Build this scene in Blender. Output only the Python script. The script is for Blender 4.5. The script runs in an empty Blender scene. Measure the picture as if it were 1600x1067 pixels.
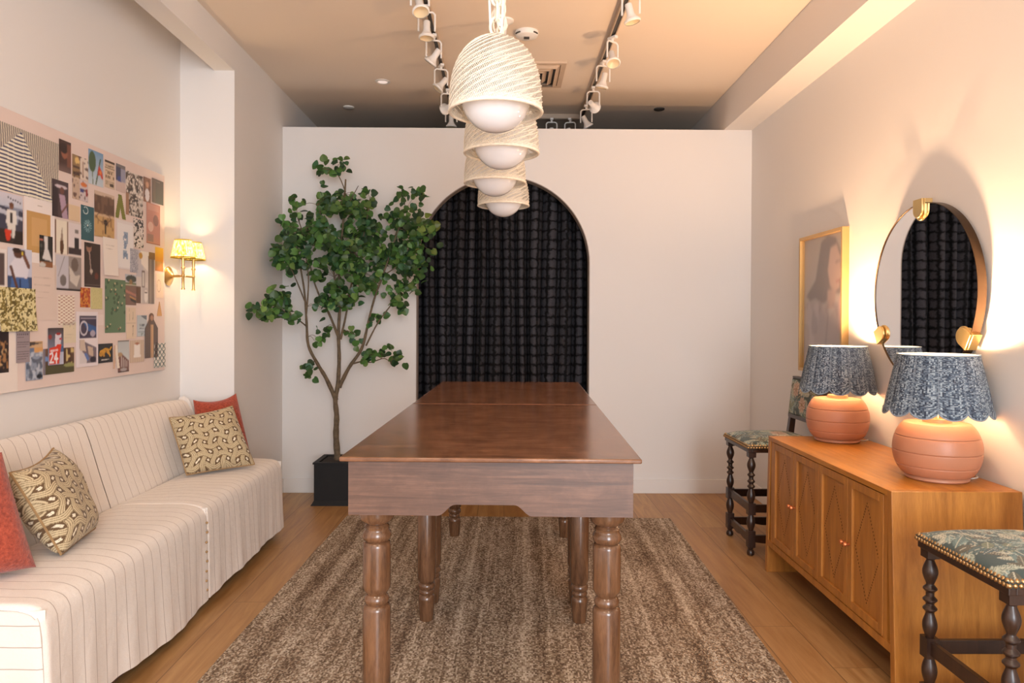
import bpy, math, random
import numpy as np
from mathutils import Vector, Matrix
SC = bpy.context.scene
COL = SC.collection
PI = math.pi
rad = math.radians

# ------------------------------------------------------------------ camera
F_PX = 1120.0
PITCH, ROLL, YAW, CY = -0.0089682, 0.0043550, 0.0103072, 509.776
cam = bpy.data.cameras.new('camera')
cam.sensor_fit = 'HORIZONTAL'; cam.sensor_width = 36.0
cam.lens = 36.0 * F_PX / 1600.0
cam.shift_y = (CY - 533.5) / 1600.0
cam.clip_start = 0.05; cam.clip_end = 60
cam_o = bpy.data.objects.new('camera', cam); COL.objects.link(cam_o)
fw = Vector((math.sin(YAW)*math.cos(PITCH), math.cos(YAW)*math.cos(PITCH), math.sin(PITCH)))
rt = Vector((math.cos(YAW), -math.sin(YAW), 0)); up = rt.cross(fw)
r2 = math.cos(ROLL)*rt + math.sin(ROLL)*up; u2 = -math.sin(ROLL)*rt + math.cos(ROLL)*up
R = Matrix((r2, u2, -fw)).transposed()
cam_o.matrix_world = Matrix.Translation((0, 0, 1.36)) @ R.to_4x4()
SC.camera = cam_o

# ------------------------------------------------------------------ view / world / lights
SC.view_settings.view_transform = 'Standard'
SC.view_settings.look = 'None'
SC.view_settings.gamma = 1.0
SC.view_settings.exposure = -0.06
SC.view_settings.use_curve_mapping = False
w = bpy.data.worlds.new('sky'); SC.world = w; w.use_nodes = True
bg = w.node_tree.nodes['Background']; bg.inputs[0].default_value = (0.80, 0.88, 1.0, 1); bg.inputs[1].default_value = 1.7

def area_light(name, loc, target, size, size_y, power, color):
    l = bpy.data.lights.new(name, 'AREA'); l.shape = 'RECTANGLE'
    l.size = size; l.size_y = size_y; l.energy = power; l.color = color
    o = bpy.data.objects.new(name, l); COL.objects.link(o); o.location = loc
    o.rotation_euler = (Vector(target) - Vector(loc)).to_track_quat('-Z', 'Y').to_euler()
    return o
def point_light(name, loc, power, color, r=0.03, parent=None):
    l = bpy.data.lights.new(name, 'POINT'); l.energy = power; l.color = color; l.shadow_soft_size = r
    o = bpy.data.objects.new(name, l); COL.objects.link(o); o.location = loc; o.parent = parent
    return o
def up_light(name, loc, power, color, r, parent):
    l = bpy.data.lights.new(name, 'SPOT'); l.energy = power; l.color = color; l.shadow_soft_size = r
    l.spot_size = rad(150); l.spot_blend = 0.7
    o = bpy.data.objects.new(name, l); COL.objects.link(o); o.location = loc; o.rotation_euler = (PI, 0, 0); o.parent = parent
    return o
# daylight through the shop front behind the camera
area_light('shopfront_daylight', (1.0, -3.2, 1.75), (-2.1, 1.6, 1.4), 1.8, 2.6, 265, (0.88, 0.94, 1.0))
# added warm fill lights above the camera, out of view, for floor bounce
for _x in (-0.9, 0.9):
    area_light('warm_fill_light', (_x, 0.2, 3.12), (_x, 0.3, 0.0), 0.35, 0.35, 16, (1.0, 0.84, 0.66))

LAMP_W, LAMP_UP, SCONCE_W = 13.0, 84.0, 16.0
# ------------------------------------------------------------------ colour + node helpers
def lin(c):
    return tuple(((x/12.92) if x <= 0.04045 else ((x+0.055)/1.055)**2.4) for x in c)
def rgb(r, g, b):
    return lin((r/255, g/255, b/255)) + (1,)
class NT:
    def __init__(s, name):
        s.m = bpy.data.materials.new(name); s.m.use_nodes = True
        s.t = s.m.node_tree; s.n = s.t.nodes
        s.b = s.n['Principled BSDF']; s.out = s.n['Material Output']
    def node(s, typ, **kw):
        n = s.n.new(typ)
        for k, v in kw.items(): setattr(n, k, v)
        return n
    def put(s, sock, v):
        if isinstance(v, bpy.types.NodeSocket): s.t.links.new(v, sock)
        elif isinstance(v, (tuple, list)) and len(v) == 3 and sock.type == 'RGBA': sock.default_value = tuple(v)+(1,)
        else: sock.default_value = v
    def math(s, op, a, b=0.0, c=None):
        n = s.node('ShaderNodeMath', operation=op); s.put(n.inputs[0], a); s.put(n.inputs[1], b)
        if c is not None: s.put(n.inputs[2], c)
        return n.outputs[0]
    def mix(s, f, a, b, typ='MIX'):
        n = s.node('ShaderNodeMix', data_type='RGBA', blend_type=typ)
        s.put(n.inputs[0], f); s.put(n.inputs[6], a); s.put(n.inputs[7], b); return n.outputs[2]
    def ramp(s, f, stops, interp='LINEAR'):
        n = s.node('ShaderNodeValToRGB'); n.color_ramp.interpolation = interp
        e = n.color_ramp.elements
        while len(e) < len(stops): e.new(0.5)
        for i, (p, c) in enumerate(stops): e[i].position = p; e[i].color = c
        s.put(n.inputs[0], f); return n.outputs[0]
    def coord(s, which='Object'):
        return s.node('ShaderNodeTexCoord').outputs[which]
    def mapping(s, v, scale=(1, 1, 1), loc=(0, 0, 0), rot=(0, 0, 0)):
        n = s.node('ShaderNodeMapping'); s.put(n.inputs[0], v)
        n.inputs['Scale'].default_value = scale; n.inputs['Location'].default_value = loc; n.inputs['Rotation'].default_value = rot
        return n.outputs[0]
    def noise(s, v, scale=5, detail=3, rough=0.5, dist=0.0, col=False):
        n = s.node('ShaderNodeTexNoise'); s.put(n.inputs['Vector'], v)
        n.inputs['Scale'].default_value = scale; n.inputs['Detail'].default_value = detail
        n.inputs['Roughness'].default_value = rough; n.inputs['Distortion'].default_value = dist
        return n.outputs[1 if col else 0]
    def vor(s, v, scale=5, feature='F1', out=0, rnd=1.0):
        n = s.node('ShaderNodeTexVoronoi', feature=feature); s.put(n.inputs['Vector'], v)
        n.inputs['Scale'].default_value = scale
        n.inputs['Randomness'].default_value = rnd
        return n.outputs[out]
    def white(s, v, out=0):
        n = s.node('ShaderNodeTexWhiteNoise'); s.put(n.inputs[0], v); return n.outputs[out]
    def sep(s, v):
        n = s.node('ShaderNodeSeparateXYZ'); s.put(n.inputs[0], v); return n.outputs
    def comb(s, x=0.0, y=0.0, z=0.0):
        n = s.node('ShaderNodeCombineXYZ'); s.put(n.inputs[0], x); s.put(n.inputs[1], y); s.put(n.inputs[2], z); return n.outputs[0]
    def bump(s, h, strength=0.3, dist=0.01):
        n = s.node('ShaderNodeBump'); n.inputs['Strength'].default_value = strength
        n.inputs['Distance'].default_value = dist; s.put(n.inputs['Height'], h)
        s.t.links.new(n.outputs[0], s.b.inputs['Normal']); return n.outputs[0]
    def set(s, **kw):
        for k, v in kw.items():
            s.put(s.b.inputs[k.replace('_', ' ')], v)
        return s
def mat(name, color, rough=0.6, metal=0.0, var=0.06, scale=8.0, bump=0.0, bscale=60.0, **kw):
    t = NT(name); c = t.coord()
    n = t.noise(c, scale, 4)
    d = tuple(x*(1-var) for x in color[:3]) + (1,); l = tuple(min(1, x*(1+var)) for x in color[:3]) + (1,)
    t.set(Base_Color=t.ramp(n, [(0.3, d), (0.7, l)]), Roughness=rough, Metallic=metal, **kw)
    if bump: t.bump(t.noise(c, bscale, 4), bump, 0.005)
    return t.m

# ------------------------------------------------------------------ mesh builder
class MB:
    def __init__(s): s.v = []; s.f = []; s.mi = []; s.uv = {}
    def add(s, vs, fs, mi=0, M=None, uvs=None):
        o = len(s.v)
        for p in vs:
            s.v.append(tuple(M @ Vector(p)) if M is not None else tuple(p))
        for k, f in enumerate(fs):
            if uvs is not None: s.uv[len(s.f)] = uvs[k]
            s.f.append(tuple(i+o for i in f)); s.mi.append(mi)
        return s
    def box(s, x0, x1, y0, y1, z0, z1, mi=0, M=None):
        vs = [(x0,y0,z0),(x1,y0,z0),(x1,y1,z0),(x0,y1,z0),(x0,y0,z1),(x1,y0,z1),(x1,y1,z1),(x0,y1,z1)]
        fs = [(3,2,1,0),(4,5,6,7),(0,1,5,4),(1,2,6,5),(2,3,7,6),(3,0,4,7)]
        return s.add(vs, fs, mi, M)
    def hexa(s, vs, mi=0, M=None):
        return s.add(vs, [(3,2,1,0),(4,5,6,7),(0,1,5,4),(1,2,6,5),(2,3,7,6),(3,0,4,7)], mi, M)
    def lathe(s, prof, n=32, c=(0,0,0), mi=0, cap=True, M=None, uv=False):
        vs = []; fs = []; uvs = []
        m = len(prof)
        for r, z in prof:
            for i in range(n):
                a = 2*PI*i/n; vs.append((c[0]+r*math.cos(a), c[1]+r*math.sin(a), c[2]+z))
        for j in range(m-1):
            for i in range(n):
                i2 = (i+1) % n
                fs.append((j*n+i, j*n+i2, (j+1)*n+i2, (j+1)*n+i))
                uvs.append([(i/n, j/(m-1)), ((i+1)/n, j/(m-1)), ((i+1)/n, (j+1)/(m-1)), (i/n, (j+1)/(m-1))])
        if cap:
            fs.append(tuple(range(n-1, -1, -1))); uvs.append([(0,0)]*n)
            fs.append(tuple((m-1)*n+i for i in range(n))); uvs.append([(0,0)]*n)
        return s.add(vs, fs, mi, M, uvs if uv else None)
    def tube(s, pts, r, n=8, mi=0, cap=True, closed=False):
        pts = [Vector(p) for p in pts]; k = len(pts)
        rs = r if isinstance(r, (list, tuple)) else [r]*k
        vs = []; fs = []; prev = None
        for i, p in enumerate(pts):
            if closed: t = (pts[(i+1) % k] - pts[i-1]).normalized()
            else: t = (pts[min(i+1, k-1)] - pts[max(i-1, 0)]).normalized()
            if prev is None:
                a = Vector((0, 0, 1)) if abs(t.z) < 0.9 else Vector((1, 0, 0))
                n1 = t.cross(a).normalized()
            else:
                n1 = (prev - t*prev.dot(t)).normalized()
            prev = n1; n2 = t.cross(n1)
            for j in range(n):
                a = 2*PI*j/n; vs.append(tuple(p + (n1*math.cos(a) + n2*math.sin(a))*rs[i]))
        seg = k if closed else k-1
        for i in range(seg):
            i2 = (i+1) % k
            for j in range(n):
                j2 = (j+1) % n
                fs.append((i*n+j, i*n+j2, i2*n+j2, i2*n+j))
        if cap and not closed:
            fs.append(tuple(range(n-1, -1, -1))); fs.append(tuple((k-1)*n+j for j in range(n)))
        return s.add(vs, fs, mi)
    def sphere(s, c, r, nu=24, nv=14, sc=(1,1,1), mi=0, M=None):
        vs = [(c[0], c[1], c[2]-r*sc[2])]; fs = []
        for j in range(1, nv):
            a = -PI/2 + PI*j/nv
            for i in range(nu):
                b = 2*PI*i/nu
                vs.append((c[0]+r*sc[0]*math.cos(a)*math.cos(b), c[1]+r*sc[1]*math.cos(a)*math.sin(b), c[2]+r*sc[2]*math.sin(a)))
        vs.append((c[0], c[1], c[2]+r*sc[2])); top = len(vs)-1
        for i in range(nu):
            i2 = (i+1) % nu
            fs.append((0, 1+i2, 1+i))
            for j in range(nv-2):
                fs.append((1+j*nu+i, 1+j*nu+i2, 1+(j+1)*nu+i2, 1+(j+1)*nu+i))
            fs.append((1+(nv-2)*nu+i, 1+(nv-2)*nu+i2, top))
        return s.add(vs, fs, mi, M)
    def prism(s, poly, a0, a1, axis='y', mi=0, M=None):
        # poly: 2-D outline in the plane normal to axis, extruded from a0 to a1
        def P(p, a):
            if axis == 'y': return (p[0], a, p[1])
            if axis == 'x': return (a, p[0], p[1])
            return (p[0], p[1], a)
        n = len(poly)
        vs = [P(p, a0) for p in poly] + [P(p, a1) for p in poly]
        fs = [tuple(range(n)), tuple(range(2*n-1, n-1, -1))]
        for i in range(n):
            j = (i+1) % n; fs.append((j, i, n+i, n+j))
        return s.add(vs, fs, mi, M)
    def grid(s, fn, nu, nv, mi=0, closed_u=False, M=None, uv=True, flip=False):
        vs = []; fs = []; uvs = []
        for j in range(nv+1):
            for i in range(nu if closed_u else nu+1):
                vs.append(fn(i/nu, j/nv))
        wdt = nu if closed_u else nu+1
        for j in range(nv):
            for i in range(nu):
                i2 = (i+1) % wdt if closed_u else i+1
                f = (j*wdt+i, j*wdt+i2, (j+1)*wdt+i2, (j+1)*wdt+i)
                q = [(i/nu, j/nv), ((i+1)/nu, j/nv), ((i+1)/nu, (j+1)/nv), (i/nu, (j+1)/nv)]
                if flip: f = f[::-1]; q = q[::-1]
                fs.append(f); uvs.append(q)
        return s.add(vs, fs, mi, M, uvs if uv else None)
    def build(s, name, mats, parent=None, smooth=35, bevel=0.0, loc=None, recalc=True, solid=0.0, seg=2):
        me = bpy.data.meshes.new(name)
        me.from_pydata(s.v, [], s.f)
        if not isinstance(mats, (list, tuple)): mats = [mats]
        for m in mats: me.materials.append(m)
        me.polygons.foreach_set('material_index', s.mi)
        if s.uv:
            ul = me.uv_layers.new(name='UVMap'); flat = []
            for k, f in enumerate(s.f):
                q = s.uv.get(k) or [(0, 0)]*len(f)
                for a in q: flat.extend(a)
            ul.data.foreach_set('uv', flat)
        me.update()
        if recalc:
            import bmesh
            bm = bmesh.new(); bm.from_mesh(me)
            bmesh.ops.recalc_face_normals(bm, faces=bm.faces); bm.to_mesh(me); bm.free()
        if smooth:
            me.polygons.foreach_set('use_smooth', [True]*len(me.polygons))
            me.set_sharp_from_angle(angle=rad(smooth))
        o = bpy.data.objects.new(name, me); COL.objects.link(o)
        if parent is not None: o.parent = parent
        if loc: o.location = loc
        if solid:
            md = o.modifiers.new('thickness', 'SOLIDIFY'); md.thickness = solid; md.offset = 0
        if bevel:
            md = o.modifiers.new('bevel', 'BEVEL'); md.width = bevel; md.segments = seg; md.limit_method = 'ANGLE'; md.angle_limit = rad(40)
            md.harden_normals = False
        return o
def tag(o, label, cat, group=None, kind=None):
    o['label'] = label; o['category'] = cat
    if group: o['group'] = group
    if kind: o['kind'] = kind
    return o
def thing(name, label, cat, loc=(0,0,0), rz=0.0, group=None):
    o = bpy.data.objects.new(name, None); COL.objects.link(o); o.empty_display_size = 0.1
    o.location = loc; o.rotation_euler = (0, 0, rz); tag(o, label, cat, group); return o
def structure(o): o['kind'] = 'structure'; return o
def copy_tree(o, parent=None):
    c = o.copy(); COL.objects.link(c)
    if parent is not None: c.parent = parent
    for ch in list(o.children): copy_tree(ch, c)
    return c

# ------------------------------------------------------------------ materials
def wall_paint(name, col):
    t = NT(name); c = t.coord()
    t.set(Base_Color=t.ramp(t.noise(c, 0.8, 3), [(0.3, tuple(x*0.985 for x in col)+(1,)), (0.7, col+(1,))]), Roughness=0.85)
    t.bump(t.noise(c, 160, 3), 0.05, 0.002); return t.m
M_WALL = wall_paint('warm_white_paint', (0.79, 0.755, 0.728))
M_CEIL = wall_paint('lamplit_ceiling_paint', (0.86, 0.735, 0.61))  # orange of the table lamps is mixed into this ceiling colour
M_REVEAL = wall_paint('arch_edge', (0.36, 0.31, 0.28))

def wood(name, dark, light, stretch=(14, 1.2, 14), rough=0.4, contrast=(0.3, 0.7), bump=0.08, coat=0.0, mottled=0.0, mdark=None):
    t = NT(name); c = t.coord()
    g = t.noise(t.mapping(c, stretch), 3.0, 6, 0.6, 0.6)
    fine = t.noise(t.mapping(c, tuple(s*5 for s in stretch)), 6.0, 3, 0.6)
    f = t.math('ADD', t.math('MULTIPLY', g, 0.75), t.math('MULTIPLY', fine, 0.25))
    col = t.ramp(f, [(contrast[0], dark), (contrast[1], light)])
    if mottled:
        mm = t.noise(c, 9, 5, 0.65, 0.8)
        col = t.mix(t.math('MULTIPLY', t.ramp(mm, [(0.42, (1,1,1,1)), (0.62, (0,0,0,1))]), mottled), col, mdark)
    t.set(Base_Color=col, Roughness=t.ramp(fine, [(0.3, (rough*0.85,)*3+(1,)), (0.7, (rough*1.15,)*3+(1,))]))
    t.set(IOR=1.6)
    t.bump(f, bump, 0.003); return t.m
M_TABLE = wood('stained_table_wood', rgb(98, 62, 42), rgb(160, 112, 80), (1.5, 16, 9), 0.19, (0.3, 0.7), 0.05, 0.0, 0.5, rgb(80, 52, 36))
M_APRON = wood('stained_apron_wood', rgb(66, 45, 36), rgb(124, 90, 72), (1.1, 9, 24), 0.42, (0.3, 0.7), 0.08, 0.0, 0.35, rgb(66, 44, 34))
M_LEG = wood('stained_leg_wood', rgb(66, 42, 28), rgb(130, 92, 64), (12, 12, 1.4), 0.2, (0.3, 0.7), 0.05)
M_OAK = wood('honey_oak', rgb(150, 92, 34), rgb(200, 134, 58), (11, 11, 0.9), 0.38, (0.3, 0.72), 0.06)
M_OAKTOP = wood('honey_oak_top', rgb(166, 100, 30), rgb(210, 142, 56), (11, 0.9, 11), 0.34, (0.3, 0.72), 0.05)
M_DARK = wood('dark_turned_oak', rgb(30, 18, 13), rgb(66, 42, 30), (10, 10, 1.5), 0.33, (0.3, 0.7), 0.08)
M_BRASS = mat('brass', (0.80, 0.55, 0.22, 1), 0.28, 1.0, 0.08)
M_BRONZE = mat('aged_brass_nail', (0.50, 0.33, 0.16, 1), 0.32, 1.0, 0.2, 200)
M_WHITEMETAL = mat('white_enamel', (0.80, 0.77, 0.73, 1), 0.35)
M_DARKMETAL = mat('dark_slot', (0.05, 0.045, 0.04, 1), 0.5)
M_BLACK = mat('black_planter', (0.006, 0.006, 0.007, 1), 0.7, 0, 0.1, 10)
M_SOIL = mat('soil', (0.03, 0.022, 0.016, 1), 0.95, 0, 0.4, 60, 0.6, 60)
M_CLAY = mat('terracotta', rgb(186, 126, 96), 0.42, 0, 0.04, 5, 0.05, 200)
M_CORD = mat('white_cord', (0.8, 0.78, 0.74, 1), 0.5)

# oak floor planks run away from the camera
t = NT('oak_floor'); c = t.coord(); xyz = t.sep(c)
pi_ = t.math('FLOOR', t.math('DIVIDE', xyz[0], 0.185))
rnd = t.white(t.comb(pi_, 3.3, 0))
yo = t.math('ADD', t.math('DIVIDE', xyz[1], 1.9), t.math('MULTIPLY', rnd, 7.0))
pj = t.math('FLOOR', yo)
rnd2 = t.white(t.comb(pi_, pj, 1.0))
v = t.comb(t.math('MULTIPLY', xyz[0], 16), t.math('ADD', t.math('MULTIPLY', xyz[1], 1.3), t.math('MULTIPLY', rnd2, 40)), rnd2)
g = t.noise(v, 1.6, 6, 0.62, 0.9)
colr = t.ramp(g, [(0.28, rgb(156, 110, 60)), (0.72, rgb(204, 162, 110))])
colr = t.mix(t.math('MULTIPLY', rnd2, 0.42), colr, rgb(160, 108, 62))
fx = t.math('FRACT', t.math('DIVIDE', xyz[0], 0.185)); fy = t.math('FRACT', yo)
ex = t.math('LESS_THAN', t.math('MINIMUM', fx, t.math('SUBTRACT', 1.0, fx)), 0.012)
ey = t.math('LESS_THAN', fy, 0.0016)
seam = t.math('MAXIMUM', ex, ey)
t.set(Base_Color=t.mix(t.math('MULTIPLY', seam, 0.6), colr, rgb(84, 56, 32)), Roughness=t.ramp(g, [(0.3, (0.34,)*3+(1,)), (0.7, (0.46,)*3+(1,))]))
t.bump(t.math('SUBTRACT', g, t.math('MULTIPLY', seam, 1.2)), 0.12, 0.003)
M_FLOOR = t.m

# jute rug, knots over soft lengthwise bands
t = NT('jute_rug'); c = t.coord(); xyz = t.sep(c)
wob = t.math('MULTIPLY', t.math('SUBTRACT', t.noise(c, 2.0, 2), 0.5), 0.06)
band = t.noise(t.comb(t.math('ADD', xyz[0], wob), 0.0, 0.0), 13.0, 4, 0.7)
blot = t.noise(t.mapping(c, (7, 1.4, 1)), 2.0, 4, 0.6)
cell = t.white(t.comb(t.math('FLOOR', t.math('DIVIDE', xyz[0], 0.0065)), t.math('FLOOR', t.math('DIVIDE', t.math('ADD', xyz[1], t.math('MULTIPLY', t.math('FLOOR', t.math('DIVIDE', xyz[0], 0.0065)), 0.0035)), 0.0095)), 0.0))
f = t.math('ADD', t.math('ADD', t.math('MULTIPLY', band, 0.68), t.math('MULTIPLY', blot, 0.30)), t.math('MULTIPLY', t.math('SUBTRACT', cell, 0.5), 0.26))
t.set(Base_Color=t.ramp(f, [(0.34, rgb(104, 84, 68)), (0.45, rgb(146, 123, 102)), (0.54, rgb(184, 163, 140)), (0.66, rgb(228, 212, 192))]), Roughness=0.95, Specular_IOR_Level=0.15)
kx = t.math('SINE', t.math('MULTIPLY', xyz[0], 2*PI/0.0065))
ky = t.math('SINE', t.math('MULTIPLY', xyz[1], 2*PI/0.0095))
t.bump(t.math('ADD', t.math('ADD', kx, ky), t.math('MULTIPLY', cell, 1.6)), 0.5, 0.003)
M_RUG = t.m

# striped linen slipcover: UV u = metres along the bench
t = NT('striped_linen'); uvn = t.coord('UV'); q = t.sep(uvn)
wv = t.math('MULTIPLY', t.math('SUBTRACT', t.noise(t.coord(), 6, 2), 0.5), 0.0065)
fr = t.math('FRACT', t.math('DIVIDE', t.math('ADD', q[0], wv), 0.066))
ln = t.math('LESS_THAN', fr, 0.05)
wvn = t.noise(t.mapping(uvn, (320, 320, 1)), 1.0, 2)
base = t.ramp(wvn, [(0.35, rgb(232, 220, 210)), (0.65, rgb(238, 229, 220))])
t.set(Base_Color=t.mix(t.math('MULTIPLY', ln, 0.60), base, rgb(128, 96, 76)), Roughness=0.9, Sheen_Weight=0.2)
t.bump(t.math('ADD', t.noise(t.coord(), 9, 4, 0.6), t.math('MULTIPLY', wvn, 0.08)), 0.35, 0.02)
M_LINEN = t.m

M_RUST = NT('rust_boucle'); c = M_RUST.coord()
nn = M_RUST.noise(c, 90, 4, 0.7)
M_RUST.set(Base_Color=M_RUST.ramp(nn, [(0.3, rgb(126, 42, 26)), (0.7, rgb(186, 84, 58))]), Roughness=0.95, Sheen_Weight=0.3); M_RUST.bump(nn, 0.6, 0.006); M_RUST = M_RUST.m
M_PIPE = mat('tan_piping', rgb(160, 128, 88), 0.85, 0, 0.1, 60)

def vcol(name, rough=0.6, bump=0.0, sheen=0.0):
    t = NT(name); a = t.node('ShaderNodeAttribute', attribute_name='Col')
    c = a.outputs['Color']
    if bump:
        f = t.noise(t.coord(), 700, 2); c = t.mix(t.ramp(f, [(0.3, (0,0,0,1)), (0.7, (0.16,)*3+(1,))]), c, (0.02, 0.015, 0.01, 1)); t.bump(f, bump, 0.002)
    t.set(Base_Color=c, Roughness=rough)
    if sheen: t.set(Sheen_Weight=sheen)
    return t.m
M_PRINT = vcol('printed_paper', 0.45)
M_FABRIC = vcol('printed_cloth', 0.9, 0.3, 0.15)

# black woven curtain; its grey patches also paint in light caught by the folds
t = NT('black_check_curtain'); u = t.coord('UV'); q = t.sep(u)
nz = t.noise(t.mapping(u, (12, 14, 1)), 1.6, 4, 0.65)
bx = t.math('ABSOLUTE', t.math('SINE', t.math('ADD', t.math('MULTIPLY', q[0], PI/0.098), t.math('MULTIPLY', nz, 2.0))))
bz = t.math('ABSOLUTE', t.math('SINE', t.math('ADD', t.math('MULTIPLY', q[1], PI/0.078), t.math('MULTIPLY', nz, 2.6))))
pch = t.math('MULTIPLY', t.ramp(bx, [(0.15, (0,0,0,1)), (0.7, (1,1,1,1))]), t.ramp(bz, [(0.12, (0.12,)*3+(1,)), (0.6, (1,1,1,1))]))
th = t.noise(t.mapping(u, (30, 420, 1)), 1.0, 2)
th2 = t.noise(t.mapping(u, (420, 14, 1)), 1.0, 3)
colr = t.ramp(t.math('MULTIPLY', pch, t.math('ADD', t.math('MULTIPLY', th, 0.6), t.math('MULTIPLY', th2, 0.7))), [(0.05, rgb(12, 12, 14)), (0.85, rgb(74, 73, 79))])
t.set(Base_Color=colr, Roughness=0.85, Specular_IOR_Level=0.2); t.bump(t.math('ADD', th2, pch), 0.3, 0.003)
M_CURTAIN = t.m

# rattan pendant weave: real gaps between the canes
def rattan(name):
    t = NT(name); q = t.sep(t.coord('UV'))
    wob = t.noise(t.mapping(t.coord('UV'), (60, 20, 1)), 1.0, 2)
    row = t.math('FRACT', t.math('ADD', t.math('ADD', t.math('MULTIPLY', q[0], 20), t.math('MULTIPLY', q[1], -14)), t.math('MULTIPLY', wob, 0.35)))
    st = t.math('SINE', t.math('MULTIPLY', t.math('ADD', t.math('ADD', t.math('MULTIPLY', q[0], 150), t.math('MULTIPLY', q[1], 28)), t.math('MULTIPLY', wob, 0.7)), 2*PI))
    inrow = t.math('LESS_THAN', t.math('ABSOLUTE', t.math('SUBTRACT', row, 0.5)), 0.38)
    gap = t.math('MULTIPLY', t.math('GREATER_THAN', st, 0.12), inrow)
    rim = t.math('MULTIPLY', t.math('GREATER_THAN', q[1], 0.05), t.math('LESS_THAN', q[1], 0.96))
    gap = t.math('MULTIPLY', gap, rim)
    cl = t.noise(t.mapping(t.coord('UV'), (90, 90, 1)), 1.0, 3)
    t.set(Base_Color=t.ramp(cl, [(0.3, rgb(240, 228, 206)), (0.7, rgb(252, 246, 234))]), Roughness=0.55)
    h = t.math('ADD', t.math('MULTIPLY', st, -0.5), t.math('MULTIPLY', t.math('ABSOLUTE', t.math('SUBTRACT', row, 0.5)), 2.0))
    t.bump(h, 0.8, 0.004)
    tr = t.node('ShaderNodeBsdfTransparent'); mx = t.node('ShaderNodeMixShader')
    t.t.links.new(t.math('MULTIPLY', gap, 0.97), mx.inputs[0]); t.t.links.new(t.b.outputs[0], mx.inputs[1]); t.t.links.new(tr.outputs[0], mx.inputs[2])
    t.t.links.new(mx.outputs[0], t.out.inputs[0]); return t.m
M_RATTAN = rattan('rattan_weave')
M_RATRIM = mat('rattan_cane', rgb(248, 238, 220), 0.55, 0, 0.08, 80, 0.2, 200)
M_GLOBE = NT('opal_glass'); M_GLOBE.set(Base_Color=(0.88, 0.88, 0.90, 1), Roughness=0.08, Coat_Weight=0.6, Coat_Roughness=0.03, Subsurface_Weight=0.2, Subsurface_Radius=(0.05, 0.05, 0.05)); M_GLOBE = M_GLOBE.m

# blue woven table lamp shade
t = NT('blue_woven_shade'); q = t.sep(t.coord('UV'))
cx_ = t.math('FLOOR', t.math('MULTIPLY', q[0], 180)); cz_ = t.math('FLOOR', t.math('MULTIPLY', q[1], 62))
wn = t.white(t.comb(cx_, cz_, 0.0)); wcol = t.white(t.comb(cx_, 7.0, 0.0))
f = t.math('ADD', t.math('MULTIPLY', wn, 0.7), t.math('MULTIPLY', wcol, 0.3))
pn = t.math('FRACT', t.math('MULTIPLY', q[0], 12)); pe = t.math('LESS_THAN', t.math('MINIMUM', pn, t.math('SUBTRACT', 1.0, pn)), 0.035)
cc = t.ramp(f, [(0.15, rgb(48, 58, 76)), (0.5, rgb(98, 114, 132)), (0.85, rgb(176, 190, 200))])
cc = t.mix(t.math('MULTIPLY', pe, 0.5), cc, rgb(140, 152, 164))
t.set(Base_Color=cc, Roughness=0.8)
wv1 = t.math('SINE', t.math('MULTIPLY', q[1], 62*2*PI)); wv2 = t.math('SINE', t.math('MULTIPLY', q[0], 180*PI))
t.bump(t.math('MULTIPLY', wv1, wv2), 0.6, 0.002)
tl = t.node('ShaderNodeBsdfTranslucent'); t.put(tl.inputs[0], (0.55, 0.62, 0.70, 1)); mx = t.node('ShaderNodeMixShader'); mx.inputs[0].default_value = 0.10
t.t.links.new(t.b.outputs[0], mx.inputs[1]); t.t.links.new(tl.outputs[0], mx.inputs[2]); t.t.links.new(mx.outputs[0], t.out.inputs[0])
M_BLUE = t.m
M_LINING = mat('cream_lining', rgb(240, 232, 214), 0.8)

def emitter(name, col, strength):
    t = NT(name); t.set(Base_Color=col, Emission_Color=col, Emission_Strength=strength); return t.m
M_BULB = emitter('lit_bulb', (1.0, 0.80, 0.55, 1), 12)

# tapestry
t = NT('leaf_tapestry'); c = t.coord()
d = t.noise(c, 9, 3, 0.6, 0, True)
cd = t.mix(0.12, c, d)
v1 = t.vor(cd, 11, 'F1', 0); vc = t.sep(t.vor(cd, 11, 'F1', 1))
rays = t.math('SINE', t.math('MULTIPLY', t.noise(t.mapping(cd, (3, 3, 3)), 5.0, 2, 0.5, 2.2), 70))
pick = t.ramp(vc[0], [(0.0, rgb(44, 60, 58)), (0.24, rgb(110, 128, 112)), (0.42, rgb(62, 84, 88)), (0.56, rgb(176, 170, 140)), (0.70, rgb(120, 96, 66)), (0.84, rgb(150, 164, 156))], 'CONSTANT')
cc = t.mix(t.math('MULTIPLY', t.math('GREATER_THAN', rays, 0.1), 0.5), pick, rgb(196, 188, 160))
edge = t.ramp(v1, [(0.30, (0, 0, 0, 1)), (0.55, (1, 1, 1, 1))])
cc = t.mix(t.math('MULTIPLY', edge, 0.85), cc, rgb(34, 42, 40))
t.set(Base_Color=cc, Roughness=0.9); t.bump(t.noise(c, 500, 2), 0.4, 0.002)
M_TAP = t.m

# foliage
t = NT('leaf_green'); rn = t.node('ShaderNodeAttribute', attribute_name='Col')
t.set(Base_Color=rn.outputs['Color'], Roughness=0.42)
tl = t.node('ShaderNodeBsdfTranslucent'); t.put(tl.inputs[0], rn.outputs['Color']); mx = t.node('ShaderNodeMixShader'); mx.inputs[0].default_value = 0.25
t.t.links.new(t.b.outputs[0], mx.inputs[1]); t.t.links.new(tl.outputs[0], mx.inputs[2]); t.t.links.new(mx.outputs[0], t.out.inputs[0])
M_LEAF = t.m
M_BARK = mat('grey_brown_bark', rgb(104, 88, 68), 0.85, 0, 0.3, 40, 0.5, 60)

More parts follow.
